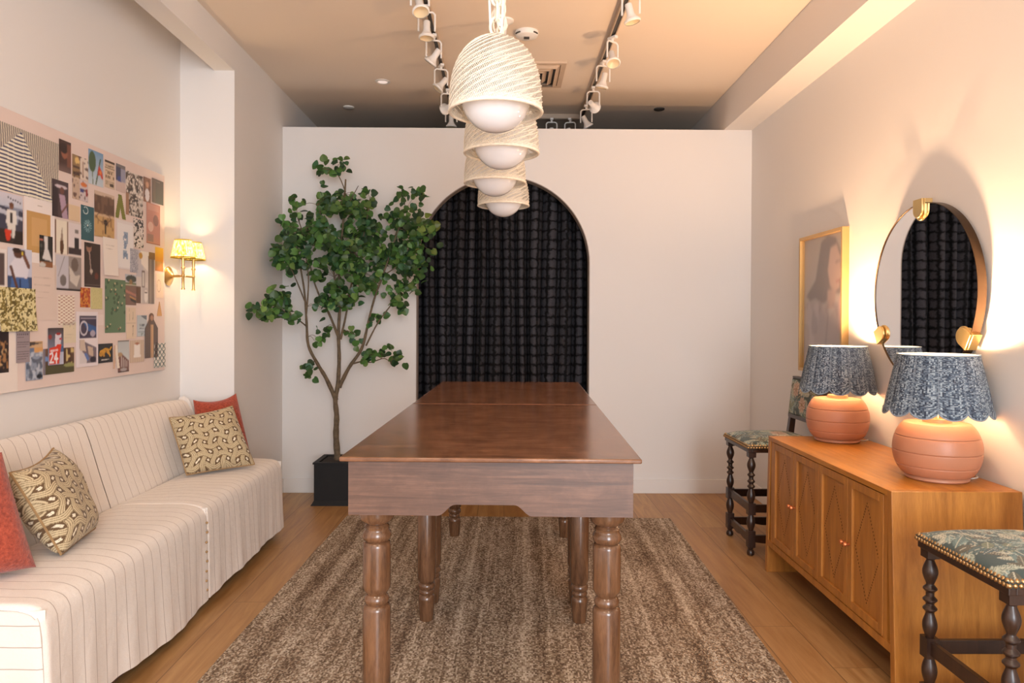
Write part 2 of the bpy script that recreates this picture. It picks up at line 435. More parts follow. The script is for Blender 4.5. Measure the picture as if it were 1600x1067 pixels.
# ------------------------------------------------------------------ room shell
LX = lambda y: -2.083 - 0.006*(y-5.625)
PXw = lambda y: -1.738 - 0.006*(y-5.625)
RX = lambda y: 1.937 + 0.011*(y-5.625)
BX = lambda y: 1.715 + 0.011*(y-5.625)
Y0, Y1, YP, YB = -3.5, 8.0, 4.61, 5.625
ZC, ZB, ZL = 3.14, 2.858, 2.944
def plan(name, poly, z0, z1, m=None):
    return structure(MB().prism(poly, z0, z1, 'z').build(name, m or M_WALL, smooth=0))
plan('floor', [(-2.4, Y0), (2.3, Y0), (2.3, Y1), (-2.4, Y1)], -0.1, 0.0, M_FLOOR)
plan('ceiling', [(-2.4, Y0), (2.3, Y0), (2.3, Y1), (-2.4, Y1)], ZC, ZC+0.1, M_CEIL)
plan('wall_left', [(LX(Y0), Y0), (LX(YP), YP), (LX(YP)-0.15, YP), (LX(Y0)-0.15, Y0)], 0, ZC)
plan('wall_pier', [(LX(YP)-0.15, YP), (PXw(YP), YP), (PXw(Y1), Y1), (LX(YP)-0.15, Y1)], 0, ZC)
plan('wall_right', [(RX(Y0), Y0), (RX(Y1), Y1), (RX(Y1)+0.15, Y1), (RX(Y0)+0.15, Y0)], 0, ZC)
plan('trim_1', [(PXw(Y0)-0.127, Y0), (PXw(Y0), Y0), (PXw(YP), YP), (PXw(YP)-0.127, YP)], ZL, ZC)
plan('trim_2', [(BX(Y0), Y0), (RX(Y0), Y0), (RX(Y1), Y1), (BX(Y1), Y1)], ZB, ZC)
plan('wall_far', [(-2.4, Y1), (2.3, Y1), (2.3, Y1+0.1), (-2.4, Y1+0.1)], 0, ZC)
# partition with the arched opening
AX0, AX1 = -0.694, 0.667
ar = (AX1-AX0)/2; ac = (AX0+AX1)/2; az = 1.805
arc = [(ac+ar*math.cos(a), az+ar*math.sin(a)) for a in [PI*k/48 for k in range(49)]]
L, Rr = PXw(YB), RX(YB)
poly = [(L, 0), (L, ZB), (Rr, ZB), (Rr, 0), (AX1, 0)] + arc + [(AX0, 0)]
structure(MB().prism(poly, YB, YB+0.11, 'y').build('wall_back', M_WALL, smooth=0))
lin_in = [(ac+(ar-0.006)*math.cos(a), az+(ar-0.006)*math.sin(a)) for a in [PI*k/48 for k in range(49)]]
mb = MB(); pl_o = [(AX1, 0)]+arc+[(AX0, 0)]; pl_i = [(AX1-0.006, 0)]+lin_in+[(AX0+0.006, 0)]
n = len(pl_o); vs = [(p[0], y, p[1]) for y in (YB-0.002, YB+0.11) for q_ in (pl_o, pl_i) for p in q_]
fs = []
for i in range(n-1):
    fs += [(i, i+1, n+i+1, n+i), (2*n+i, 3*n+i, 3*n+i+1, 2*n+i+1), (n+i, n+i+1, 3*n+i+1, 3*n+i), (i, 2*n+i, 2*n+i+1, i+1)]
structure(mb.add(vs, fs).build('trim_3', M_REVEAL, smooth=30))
def board(name, poly): structure(MB().prism(poly, 0, 0.11, 'z').build(name, M_WALL, smooth=0, bevel=0.004))
structure(MB().box(L, AX0-0.0, YB-0.013, YB, 0, 0.11).box(AX1, Rr, YB-0.013, YB, 0, 0.11).build('baseboard_back', M_WALL, smooth=0, bevel=0.003))
board('baseboard_left', [(LX(Y0), Y0), (LX(Y0)+0.013, Y0), (LX(YP)+0.013, YP), (LX(YP), YP)])
board('baseboard_pier', [(PXw(YP), YP), (PXw(YP)+0.013, YP), (PXw(YB)+0.013, YB), (PXw(YB), YB)])
board('baseboard_right', [(RX(Y0), Y0), (RX(Y0)-0.013, Y0), (RX(YB)-0.013, YB), (RX(YB), YB)])

# curtain behind the arch
rg = random.Random(4)
folds = []; x = -0.95
while x < 0.95:
    wdt = rg.uniform(0.075, 0.135); folds.append((x, wdt, rg.uniform(0.6, 1.0))); x += wdt
def fold_y(x, z):
    for x0, wd, a in folds:
        if x0 <= x < x0+wd:
            p = (x-x0)/wd
            return 5.92 - 0.15*a*(math.sin(PI*p)**0.75) + 0.008*math.sin(z*3+x0*17)
    return 5.86
mb = MB(); NX, NZ = 420, 40; dist = [0.0]
for i in range(NX):
    xa = -0.95+1.9*i/NX; xb = -0.95+1.9*(i+1)/NX
    dist.append(dist[-1]+math.hypot(xb-xa, fold_y(xb, 1)-fold_y(xa, 1)))
vs = []; fs = []; uvs = []
for j in range(NZ+1):
    z = 0.015+2.72*j/NZ
    for i in range(NX+1):
        x = -0.95+1.9*i/NX; xx = x + 0.012*math.sin(z*1.7+x*9)
        vs.append((xx, fold_y(x, z), z))
for j in range(NZ):
    for i in range(NX):
        fs.append((j*(NX+1)+i, j*(NX+1)+i+1, (j+1)*(NX+1)+i+1, (j+1)*(NX+1)+i))
        za, zb = 2.72*j/NZ, 2.72*(j+1)/NZ
        uvs.append([(dist[i], za), (dist[i+1], za), (dist[i+1], zb), (dist[i], zb)])
mb.add(vs, fs, uvs=uvs)
tc = thing('curtain', 'black checked woven curtain filling the arched opening', 'curtain', (0, 5.86, 0))
mb.build('drape', M_CURTAIN, tc, smooth=60, recalc=False, loc=(0, -5.86, 0))
mr = MB().tube([(-1.0, 5.83, 2.76), (1.0, 5.83, 2.76)], 0.014, 12); mr.build('curtain_rod', M_DARKMETAL, tc, loc=(0, -5.86, 0))

# ------------------------------------------------------------------ ceiling fixtures
def at_ceil(*a): return a
sd = thing('smoke_detector', 'white round smoke detector with dark label on the ceiling', 'smoke detector', (0.129, 4.447, ZC))
MB().lathe([(0.0, 0), (0.072, 0), (0.074, -0.012), (0.066, -0.028), (0.040, -0.040), (0.0, -0.042)], 32, cap=False).build('housing', M_WHITEMETAL, sd)
MB().box(-0.018, 0.016, -0.030, 0.004, -0.0435, -0.0405).build('rating_label', M_DARKMETAL, sd, smooth=0)
for a0, a1 in ((200, 235), (305, 335)):
    mv = MB().tube([(0.071*math.cos(rad(a)), 0.071*math.sin(rad(a)), -0.020) for a in range(a0, a1+1, 5)], 0.0045, 6)
    mv.build('sensing_slot', M_DARKMETAL, sd)
av = thing('ceiling_vent', 'square tan ceiling air vent with nested louvres behind the nearest pendant', 'air vent', (0.16, 5.21, ZC))
mf = MB()
def sq_ring(mb, o, i, z0, z1, lean=0.0):
    c_ = [(-1,-1),(1,-1),(1,1),(-1,1)]
    vs = [(x*o, y*o, z0) for x, y in c_]+[(x*i, y*i, z1) for x, y in c_]
    vs += [(x*(o-0.006), y*(o-0.006), z0) for x, y in c_]+[(x*(i-0.006), y*(i-0.006), z1) for x, y in c_]
    fs = []
    for k in range(4):
        j = (k+1) % 4; fs += [(k, j, 4+j, 4+k), (8+k, 12+k, 12+j, 8+j), (4+k, 4+j, 12+j, 12+k), (k, 8+k, 8+j, j)]
    mb.add(vs, fs)
M_VENT = mat('vent_enamel', rgb(206, 182, 158), 0.5)
mf = MB()
for (a, b, c2, d2) in ((-0.26, -0.225, -0.26, 0.26), (0.225, 0.26, -0.26, 0.26), (-0.225, 0.225, -0.26, -0.225), (-0.225, 0.225, 0.225, 0.26)):
    mf.box(a, b, c2, d2, -0.012, 0.0)
mf.build('frame', M_VENT, av, smooth=0)
for k, o in enumerate((0.222, 0.178, 0.134, 0.090, 0.046)):
    m_ = MB(); sq_ring(m_, o, o-0.026, -0.004, -0.028); m_.build('louvre', M_VENT, av, smooth=0)
MB().box(-0.225, 0.225, -0.225, 0.225, -0.003, -0.001).build('duct_back', M_DARKMETAL, av, smooth=0)
dl = thing('downlight', 'small recessed ceiling downlight above the tree', 'ceiling light', (-0.919, 5.387, ZC))
MB().lathe([(0.056, -0.001), (0.056, -0.006), (0.040, -0.008), (0.036, -0.002)], 28, cap=False).build('trim_ring', M_WHITEMETAL, dl)
MB().lathe([(0.0, -0.003), (0.037, -0.003)], 24, cap=False).build('lens', emitter('downlight_lens', (1, 0.86, 0.80, 1), 0.55), dl)
for i, (x, y) in enumerate(((-1.315, 6.042), (1.292, 6.031))):
    sp = thing('sprinkler_plate', ['flat ceiling sprinkler plate beyond the partition on the left', 'flat ceiling sprinkler plate beyond the partition on the right'][i], 'sprinkler', (x, y, ZC), group='sprinkler plates beyond the partition')
    MB().lathe([(0.0, 0), (0.045, 0), (0.045, -0.008), (0.03, -0.014), (0.0, -0.015)], 20, cap=False).build('cover_plate', M_DARKMETAL if i else M_WHITEMETAL, sp)

# light tracks and their heads
TZ = 3.105
def track(name, a, b, label):
    t_ = thing(name, label, 'light track', (a[0], a[1], TZ), group='ceiling light tracks')
    d = Vector((b[0]-a[0], b[1]-a[1], 0)); n_ = Vector((-d.y, d.x, 0)).normalized()
    def strip(o, hw, z0, z1):
        p = [n_*(o-hw), n_*(o+hw), n_*(o+hw)+d, n_*(o-hw)+d]
        return [(q_.x, q_.y, z0) for q_ in p]+[(q_.x, q_.y, z1) for q_ in p]
    MB().hexa(strip(0, 0.018, 0.015, ZC-TZ)).hexa(strip(-0.015, 0.003, 0, 0.016)).hexa(strip(0.015, 0.003, 0, 0.016)).build('rail', M_TRACK, t_, smooth=0)
    MB().hexa(strip(0, 0.012, 0.008, 0.0145)).build('conductor_slot', M_DARKMETAL, t_, smooth=0)
M_TRACK = mat('track_enamel', rgb(190, 170, 150), 0.5)
track('light_track', (-0.44, 2.6), (-0.445, 6.2), 'long white ceiling track on the left side')
track('light_track', (0.655, 2.6), (0.66, 6.2), 'long white ceiling track on the right side')
track('light_track', (-0.44, 6.225), (0.66, 6.225), 'short cross track joining the two long tracks')
def head():
    r = thing('track_spotlight', 'x', 'spotlight', (0, 0, TZ))
    MB().box(-0.018, 0.018, -0.045, 0.045, -0.022, 0.0).lathe([(0.012, -0.045), (0.012, -0.02)], 12).build('track_adapter', M_WHITEMETAL, r, bevel=0.003)
    yk = MB()
    pts = [(-0.062, 0, -0.185), (-0.062, 0, -0.06), (-0.045, 0, -0.043), (0.045, 0, -0.043), (0.062, 0, -0.06), (0.062, 0, -0.185)]
    for a, b in zip(pts, pts[1:]):
        d = (Vector(b)-Vector(a)); yk.tube([a, b], 0.0075, 8)
    yk.build('yoke', M_WHITEMETAL, r)
    return r
def can(root, rx, rz, parent):
    Mx = Matrix.Rotation(rz, 4, 'Z') @ Matrix.Rotation(rx, 4, 'X')
    b = MB().lathe([(0.0, 0.078), (0.023, 0.078), (0.026, 0.070), (0.027, 0.006), (0.036, -0.014), (0.050, -0.034), (0.059, -0.040), (0.061, -0.052), (0.052, -0.058)], 24, cap=False, M=Mx).build('lamp_can', M_WHITEMETAL, parent, loc=(0, 0, -0.185))
    MB().lathe([(0.0, -0.034), (0.030, -0.042), (0.052, -0.055)], 24, cap=False, M=Mx).build('reflector', M_LENS, b)
    return b
M_LENS = mat('frosted_lens', rgb(226, 206, 170), 0.3)
h0 = head()
heads = [(-0.442, 3.70, -25, 20, 'left track, nearest head at the top edge'), (-0.442, 4.02, -5, 0, 'left track, upright head facing down'), (-0.442, 4.42, 38, 60, 'left track, head tilted away from the pendants'),
         (-0.442, 4.93, 40, 80, 'left track, head tilted towards the left wall'), (-0.442, 5.46, 85, 30, 'left track, head facing the room with round lens'), (-0.442, 5.86, 0, 0, 'left track, last head pointing straight down'),
         (0.657, 3.78, 14, -70, 'right track, nearest head at the top edge'), (0.657, 4.42, 28, 150, 'right track, head beyond the nearest one'), (0.657, 4.84, 16, 40, 'right track, head above the vent side'),
         (0.657, 5.38, 80, -25, 'right track, head facing the room with round lens'), (0.657, 5.84, 30, -60, 'right track, head low over the partition'), (0.40, 6.225, 0, 0, 'cross track, small head above the partition'),
         (0.56, 6.225, 20, -50, 'cross track, head at the right corner')]
for i, (x, y, rx, rz, lab) in enumerate(heads):
    o = h0 if i == 0 else h0.copy()
    if i:
        COL.objects.link(o)
        for ch in h0.children:
            if ch.name.startswith(('lamp_can',)): continue
            c2 = ch.copy(); COL.objects.link(c2); c2.parent = o
    o.location = (x, y, TZ); o.scale = (0.74, 0.74, 0.74)
    tag(o, 'white spotlight on the ' + lab, 'spotlight', 'track spotlights')
for i, (x, y, rx, rz, lab) in enumerate(heads):
    o = [q_ for q_ in COL.objects if q_.name.startswith('track_spotlight')][i]
    o.rotation_euler = (0, 0, rad(rz)*0.25 if rz else 0)
    can(o, rad(rx), rad(rz), o)

# ------------------------------------------------------------------ pendants
def make_pendant():
    r = thing('pendant_lamp', 'x', 'pendant lamp', (0, 0, 2.03))
    prof = []
    for k in range(33):
        a = k/32*PI/2
        prof.append((0.150*math.cos(a)**0.82 if k < 32 else 0.012, 0.265*math.sin(a)**0.95))
    DH = 0.247
    prof = [(0.1515*max(0.0001, 1-(z_/(DH+0.0008))**2.8)**0.5, z_) for z_ in [DH*math.sin(k/36*PI/2) for k in range(37)]]
    sh = MB().lathe(prof, 72, cap=False, uv=True).build('shade', M_RATTAN, r, smooth=80)
    # canes of the twisting weave, raised over the dome
    cn = MB()
    def dome(u, v):
        z = 0.247*v; k = max(0.0, 1-(z/0.2478)**2.8)
        rr = 0.152*k**0.5
        return rr, z
    for k in range(20):
        pts = []
        for j in range(25):
            v = 0.0+0.99*j/24
            rr, z = dome(0, v); a = 2*PI*(k/20 + 0.70*v)
            pts.append(((rr+0.001)*math.cos(a), (rr+0.001)*math.sin(a), z))
        cn.tube(pts, 0.0015, 5)
    cn.build('spiral_cane', M_RATRIM, sh)['kind'] = 'stuff'
    rm = MB(); rm.tube([(0.151*math.cos(2*PI*i/48), 0.151*math.sin(2*PI*i/48), 0.0) for i in range(48)], 0.0055, 8, closed=True)
    rm.build('rim', M_RATRIM, sh)
    MB().sphere((0, 0, 0.046), 0.113, 48, 28).build('globe', M_GLOBE, r)
    MB().lathe([(0.03, 0.145), (0.03, 0.20), (0.015, 0.22), (0.008, 0.255)], 20).build('socket', M_WHITEMETAL, r)
    ch = MB(); z = 0.247; k = 0
    while z < ZC-2.03-0.05:
        hgt, wd = (0.062, 0.019)
        ang = (k % 2)*PI/2 + k*0.23
        pts = []
        for i in range(20):
            a = 2*PI*i/20; lx = wd*math.cos(a); lz = hgt/2*math.sin(a)
            pts.append((lx*math.cos(ang), lx*math.sin(ang), z+hgt/2+lz))
        ch.tube(pts, 0.0048, 7, closed=True); z += hgt-0.012; k += 1
    ch.build('chain', M_RATRIM, r)
    cd = MB(); cd.tube([(0.012*math.cos(j*0.7), 0.012*math.sin(j*0.7), 0.28+(ZC-2.03-0.30)*j/24) for j in range(25)], 0.0035, 6)
    for s in (-1, 1):
        cd.tube([(s*0.018, 0, 0.27), (s*0.022, 0.0, 0.36), (s*0.006, 0, 0.50)], 0.0045, 6)
    cd.build('cord', M_CORD, r)
    MB().lathe([(0.0, ZC-2.03), (0.06, ZC-2.03), (0.055, ZC-2.03-0.02), (0.02, ZC-2.03-0.035), (0.0, ZC-2.03-0.036)], 28, cap=False).build('ceiling_rose', M_WHITEMETAL, r)
    return r
p0 = make_pendant()
pl = ['nearest and largest cream rattan pendant with opal globe above the table', 'second cream rattan pendant, directly behind the nearest one', 'third cream rattan pendant, in front of the arch top', 'farthest and lowest looking rattan pendant in front of the black curtain']
for i, (x, y) in enumerate(((-0.032, 2.354), (-0.016, 2.93), (-0.051, 3.57), (-0.010, 4.278))):
    o = p0 if i == 0 else copy_tree(p0)
    o.location = (x, y, 2.040); o.rotation_euler = (0, 0, 0.9*i); tag(o, pl[i], 'pendant lamp', 'rattan pendants over the table')

# ------------------------------------------------------------------ rug and tables
RA = rad(-1.5)
rgm = MB().box(-1.108, 1.108, -1.75, 1.7, 0.001, 0.012)
rug = rgm.build('rug', M_RUG, smooth=0, bevel=0.004); rug.location = (-0.015, 3.2, 0); rug.rotation_euler = (0, 0, RA)
tag(rug, 'brown striped jute rug under the long wooden table', 'rug')

LEG = [(0.030, 0), (0.031, 0.004), (0.034, 0.05), (0.0375, 0.092), (0.0365, 0.108), (0.027, 0.117), (0.034, 0.121), (0.036, 0.128), (0.034, 0.134), (0.030, 0.139), (0.0375, 0.145), (0.040, 0.155), (0.0375, 0.165), (0.032, 0.170), (0.036, 0.175), (0.0405, 0.185), (0.0415, 0.20),
       (0.0415, 0.485), (0.039, 0.495), (0.031, 0.500), (0.0365, 0.507), (0.0375, 0.516), (0.034, 0.524), (0.030, 0.529), (0.033, 0.536), (0.0405, 0.546), (0.0415, 0.555), (0.0415, 0.674), (0.0395, 0.684), (0.0325, 0.688), (0.0395, 0.692), (0.0430, 0.702), (0.0425, 0.712), (0.037, 0.720),
       (0.0355, 0.724), (0.0375, 0.731), (0.0345, 0.735), (0.030, 0.739), (0.0365, 0.743), (0.046, 0.749), (0.051, 0.758), (0.0525, 0.768), (0.0525, 0.790)]
def make_table(label, loc, length, ylegs, front):
    r = thing('dining_table', label, 'table', (loc[0], loc[1], 0.012), rad(-1.76))
    h = length/2; W = 0.4275; zt = 0.97-0.012; za = 0.80-0.012
    MB().box(-W, W, -h, h, zt-0.013, zt).build('tabletop', M_TABLE, r, smooth=35, bevel=0.004, seg=3)
    # near apron with its shallow arched cut-out
    a = W-0.021; t_ = 0.022
    def cut(dx, lift=0.032, half=0.085):
        pts = [(-a, za)]
        for k in range(9): pts.append((dx-half-0.05+0.05*k/8, za+lift*(0.5-0.5*math.cos(PI*k/8))))
        for k in range(9): pts.append((dx+half+0.05*k/8, za+lift*(0.5+0.5*math.cos(PI*k/8))))
        pts += [(a, za), (a, zt-0.013), (-a, zt-0.013)]
        return pts
    ins = 0.024 if front else 0.012
    MB().prism(cut(-0.015 if front else 0.0), -h+ins, -h+ins+t_, 'y').build('apron', M_APRON, r, smooth=35)
    MB().prism(cut(0.0), h-0.022-t_, h-0.022, 'y').build('apron', M_APRON, r, smooth=35)
    for s in (-1, 1):
        MB().box(min(s*a, s*(a-t_)), max(s*a, s*(a-t_)), -h+ins+t_, h-0.022-t_, za, zt-0.013).build('apron', M_APRON, r, smooth=0)
    for yl in ylegs:
        for s in (-1, 1):
            m_ = MB().lathe([(p[0], p[1]) for p in LEG], 28, (s*0.343, yl, 0)).box(s*0.343-0.036, s*0.343+0.036, yl-0.036, yl+0.036, 0.79, zt-0.013)
            m_.build('leg', M_LEG, r, smooth=50)
    return r
make_table('nearest of the two brown stained wooden tables with turned legs', (-0.020, 2.661), 1.292, (-0.53, 0.545), True)
make_table('far brown stained wooden table butted against the near one by the arch', (0.0185, 3.913), 1.196, (-0.50, 0.55), False)

# ------------------------------------------------------------------ bench with striped slipcovers
SY0, SYM, SY1 = 2.18, 3.37, 4.50
bench = thing('banquette', 'long low bench under a cream striped slipcover below the mood board', 'bench', (-1.7, 3.3, 0))
BL = (1.7, -3.3, 0)
MB().box(-2.03, -1.43, SY0+0.02, SY1-0.02, 0.02, 0.44).build('bench_frame', M_APRON, bench, smooth=0, loc=BL)
prof = [(-1.84, .470), (-1.78, .483), (-1.70, .489), (-1.60, .491), (-1.50, .489), (-1.45, .484), (-1.420, .474), (-1.402, .458), (-1.393, .435), (-1.389, .40), (-1.386, .35), (-1.384, .30), (-1.382, .25), (-1.380, .20), (-1.378, .15), (-1.375, .10), (-1.373, .05)]
sd_ = [0.0]
for a, b in zip(prof, prof[1:]): sd_.append(sd_[-1]+math.hypot(a[0]-b[0], a[1]-b[1]))
def pinterp(v):
    s = v*sd_[-1]
    for k in range(len(sd_)-1):
        if s <= sd_[k+1]+1e-9:
            f = (s-sd_[k])/(sd_[k+1]-sd_[k]); a, b = prof[k], prof[k+1]
            return a[0]+(b[0]-a[0])*f, a[1]+(b[1]-a[1])*f, s
    return prof[-1][0], prof[-1][1], s
def seat_cover(ya, yb, endface):
    nu, nv = 150, 60; vs = []; fs = []; uvs = []
    for j in range(nv+1):
        for i in range(nu+1):
            y = ya+(yb-ya)*i/nu; x, z, s = pinterp(j/nv)
            e = min(y-ya, yb-y); rd = 0.022 if (y-ya < yb-y) == (ya < 3) else 0.009
            if e < rd:
                dz = rd-math.sqrt(max(0, rd*rd-(rd-e)**2))
                if s < 0.45: z -= dz*0.8
                x -= dz*0.7*(s > 0.38)
            hang = max(0.0, (s-0.46)/0.42)
            x += hang*(0.004*math.sin(y*19+1.3*math.sin(y*5)) + 0.0022*math.sin(y*47+2*hang)) + 0.009*hang*math.sin(y*7)
            z += 0.003*math.sin(y*8+x*11)*math.sin(x*17) * (1 if s < 0.44 else 0)
            if j > nv*0.8:
                z += (j/nv-0.8)/0.2*(0.012*math.sin(y*5.3+0.6)+0.02*max(0, math.sin((y-3.8)*3.0)))
            vs.append((x, y, z))
    for j in range(nv):
        for i in range(nu):
            fs.append((j*(nu+1)+i, j*(nu+1)+i+1, (j+1)*(nu+1)+i+1, (j+1)*(nu+1)+i))
            u0, u1 = ya+(yb-ya)*i/nu, ya+(yb-ya)*(i+1)/nu; v0, v1 = sd_[-1]*j/nv, sd_[-1]*(j+1)/nv
            uvs.append([(u0, v0), (u1, v0), (u1, v1), (u0, v1)])
    mb = MB(); mb.add(vs, fs, uvs=uvs)
    for ye, sg in ((ya, 1), (yb, -1)):
        vs = []; fs = []; uvs = []; m1, m2 = 24, 20
        for j in range(m2+1):
            for i in range(m1+1):
                x = -1.84+(1.84-1.395)*i/m1
                zt = 0.470 if not 0 else 0
                z = zt-(zt-0.05)*j/m2
                yy = ye + sg*0.004*(1-j/m2) - sg*0.006*math.sin(x*26)*(j/m2)
                if i == m1: yy += sg*0.006
                vs.append((x, yy, z))
        for j in range(m2):
            for i in range(m1):
                fs.append((j*(m1+1)+i, j*(m1+1)+i+1, (j+1)*(m1+1)+i+1, (j+1)*(m1+1)+i))
                ua = lambda jj: 2.18-(0.42)*jj/m2 - 0.02
                uvs.append([(ua(j), i/m1), (ua(j), (i+1)/m1), (ua(j+1), (i+1)/m1), (ua(j+1), i/m1)])
        mb.add(vs, fs, uvs=uvs)
    return mb.build('seat_cover', M_LINEN, bench, smooth=70, loc=BL)
seat_cover(SY0, SYM-0.002, True)
s2 = seat_cover(SYM+0.002, SY1, False)
bt = MB()
for k in range(8): bt.sphere((-1.381, SYM-0.03+0.004*math.sin(k*2), 0.41-0.045*k), 0.006, 10, 6)
bt.build('button_row', M_PIPE, s2)
bprof = [(-2.045, .60), (-2.045, .845), (-2.030, .868), (-2.005, .874), (-1.980, .862), (-1.966, .840), (-1.945, .78), (-1.92, .70), (-1.895, .62), (-1.868, .54), (-1.845, .475), (-1.84, .45)]
def back_cover(ya, yb):
    nu = 90; vs = []; fs = []; uvs = []; k = len(bprof)
    ds = [0.0]
    for a, b in zip(bprof, bprof[1:]): ds.append(ds[-1]+math.hypot(a[0]-b[0], a[1]-b[1]))
    for j in range(k):
        for i in range(nu+1):
            y = ya+(yb-ya)*i/nu; x, z = bprof[j]; e = min(y-ya, yb-y)
            if e < 0.03 and (y-ya < yb-y) == (ya < 3):
                d = 0.03-math.sqrt(max(0, 0.0009-(0.03-e)**2)); x -= d*0.6*(j > 3); z -= d*(0 < j < 5)
            x += 0.006*math.sin(y*7+z*4) * (j > 3); z -= 0.02*max(0, (y-4.0)/0.5)**2 * (0 < j < 6)
            vs.append((max(x, -2.052), y, z))
    for j in range(k-1):
        for i in range(nu):
            fs.append((j*(nu+1)+i, (j+1)*(nu+1)+i, (j+1)*(nu+1)+i+1, j*(nu+1)+i+1))
            u0, u1 = ya+(yb-ya)*i/nu, ya+(yb-ya)*(i+1)/nu
            uvs.append([(u0, ds[j]), (u0, ds[j+1]), (u1, ds[j+1]), (u1, ds[j])])
    mb = MB(); mb.add(vs, fs, uvs=uvs)
    for ye in (ya, yb):
        vs = [(p[0], ye, p[1]) for p in bprof]; mb.add(vs, [tuple(range(len(vs)))], uvs=[[(0.033, p[0]) for p in bprof]])
    mb.build('back_cover', M_LINEN, bench, smooth=70, loc=BL)
back_cover(SY0+0.01, SYM-0.002); back_cover(SYM+0.002, SY1)

# ------------------------------------------------------------------ cushions
def vcolor(me, cols):
    a = me.color_attributes.new('Col', 'FLOAT_COLOR', 'POINT')
    a.data.foreach_set('color', np.asarray(cols, dtype=np.float32).ravel())
def L3(c): return np.array(lin((c[0]/255, c[1]/255, c[2]/255)))
def trellis(u, v):
    # interlaced wavy ribbons with four petalled flowers in the eyes
    S = 6.6
    x, y = u*S, v*S
    base = L3((176, 150, 110)); dark = L3((104, 78, 50)); light = L3((212, 192, 154)); flo = L3((236, 224, 198))
    a = (y + 0.20*np.sin(PI*x) + 0.10*x) % 1.0 - 0.5
    b = (x + 0.20*np.sin(PI*y) - 0.10*y) % 1.0 - 0.5
    col = np.tile(dark, (len(u), 1))
    hw = 0.27
    ia = np.floor(y + 0.20*np.sin(PI*x) + 0.10*x); ib = np.floor(x + 0.20*np.sin(PI*y) - 0.10*y)
    for band, other, par in ((b, a, 0), (a, b, 1)):
        m = np.abs(band) < hw
        if par == 1: m = m & ((np.abs(other) >= hw) | ((ia+ib) % 2 == 0))
        ln = np.abs((((band+hw)/(2*hw))*3.5) % 1.0-0.5) < 0.17
        col[m] = light; col[m & ln] = base*0.62
        col[m & (np.abs(np.abs(band)-hw) < 0.035)] = dark
    fa = np.abs(a)-0.5; fb = np.abs(b)-0.5          # zero in the middle of each eye
    p = (np.minimum((np.abs(fa)-0.085)**2+(np.abs(fb)-0.0)**2, (np.abs(fa)-0.0)**2+(np.abs(fb)-0.085)**2) < 0.0048)
    eye = (np.abs(a) > hw+0.03) & (np.abs(b) > hw+0.03)
    col[p & eye] = flo
    return col
def cushion(name, label, c4, T, mtl, paint=None, piping=None, sag=0.0, seed=1, group=None, n=64):
    Bl, Br, Tr, Tl = [Vector(p) for p in c4]
    cen = (Bl+Br+Tr+Tl)/4; zmin = min(p.z for p in c4 and (Bl, Br))
    root = thing(name, label, 'cushion', (cen.x, cen.y, zmin), group=group)
    Nn = ((Br-Bl).cross(Tl-Bl)).normalized()
    rr = random.Random(seed); ph = [rr.uniform(0, 6) for _ in range(6)]
    vs = []; fs = []; cols = []
    def P(u, v, side):
        a, b = 2*u-1, 2*v-1
        pin = 0.022
        uu = 0.5+0.5*a*(1-pin*(1-b*b)*abs(a)**3); vv = 0.5+0.5*b*(1-pin*(1-a*a)*abs(b)**3)
        if sag: vv -= sag*(1-a*a)*max(0, b)**2
        p = (Bl*(1-uu)+Br*uu)*(1-vv)+(Tl*(1-uu)+Tr*uu)*vv
        h = T/2*((1-abs(a)**3.2)*(1-abs(b)**3.2))**0.5
        h += 0.004*math.sin(7*a+ph[0])*math.sin(6*b+ph[1])*(1-a**4)*(1-b**4)
        h += 0.006*math.sin(3*a+4*b+ph[2])*(1-a**4)*(1-b**4)
        return p+Nn*h*side
    for side in (1, -1):
        for j in range(n+1):
            for i in range(n+1): vs.append(P(i/n, j/n, side))
    st = (n+1)**2
    for side in (0, 1):
        for j in range(n):
            for i in range(n):
                q = (j*(n+1)+i, j*(n+1)+i+1, (j+1)*(n+1)+i+1, (j+1)*(n+1)+i)
                q = tuple(k+side*st for k in q); fs.append(q if side == 0 else q[::-1])
    mb = MB().add(vs, fs)
    o = mb.build('cushion_cover', mtl, root, smooth=80, recalc=False, loc=(-cen.x, -cen.y, -zmin))
    if paint:
        uv = np.array([(i/n, j/n) for j in range(n+1) for i in range(n+1)]*2)
        c3 = paint(uv[:, 0], uv[:, 1]); vcolor(o.data, np.c_[c3, np.ones(len(c3))])
    if piping:
        loop = [P(i/40, 0, 0) for i in range(40)]+[P(1, i/40, 0) for i in range(40)]+[P(1-i/40, 1, 0) for i in range(40)]+[P(0, 1-i/40, 0) for i in range(40)]
        MB().tube(loop, 0.0045, 6, closed=True).build('piping', piping, root, loc=(-cen.x, -cen.y, -zmin))
    return root
cushion('cushion', 'rust red boucle cushion cut off at the left end of the bench', [(-1.83, 2.24, .505), (-1.605, 2.47, .505), (-1.70, 2.44, .905), (-1.90, 2.19, .905)], 0.17, M_RUST, seed=3)
cushion('cushion', 'tan patterned cushion slouching beside the large rust cushion', [(-1.600, 2.60, .505), (-1.665, 2.93, .505), (-1.815, 2.90, .835), (-1.735, 2.53, .815)], 0.17, M_FABRIC, trellis, M_PIPE, 0.05, 7, n=200)
cushion('cushion', 'rust red cushion tucked behind the tan cushion at the far end', [(-1.80, 4.25, .510), (-1.565, 4.44, .515), (-1.69, 4.53, .890), (-1.895, 4.38, .865)], 0.10, M_RUST, None, None, 0.07, 5)
cushion('cushion', 'tan patterned cushion standing at the far end of the bench', [(-1.735, 3.93, .505), (-1.450, 4.17, .515), (-1.620, 4.28, .840), (-1.885, 4.05, .800)], 0.15, M_FABRIC, trellis, M_PIPE, 0.03, 11, n=200)

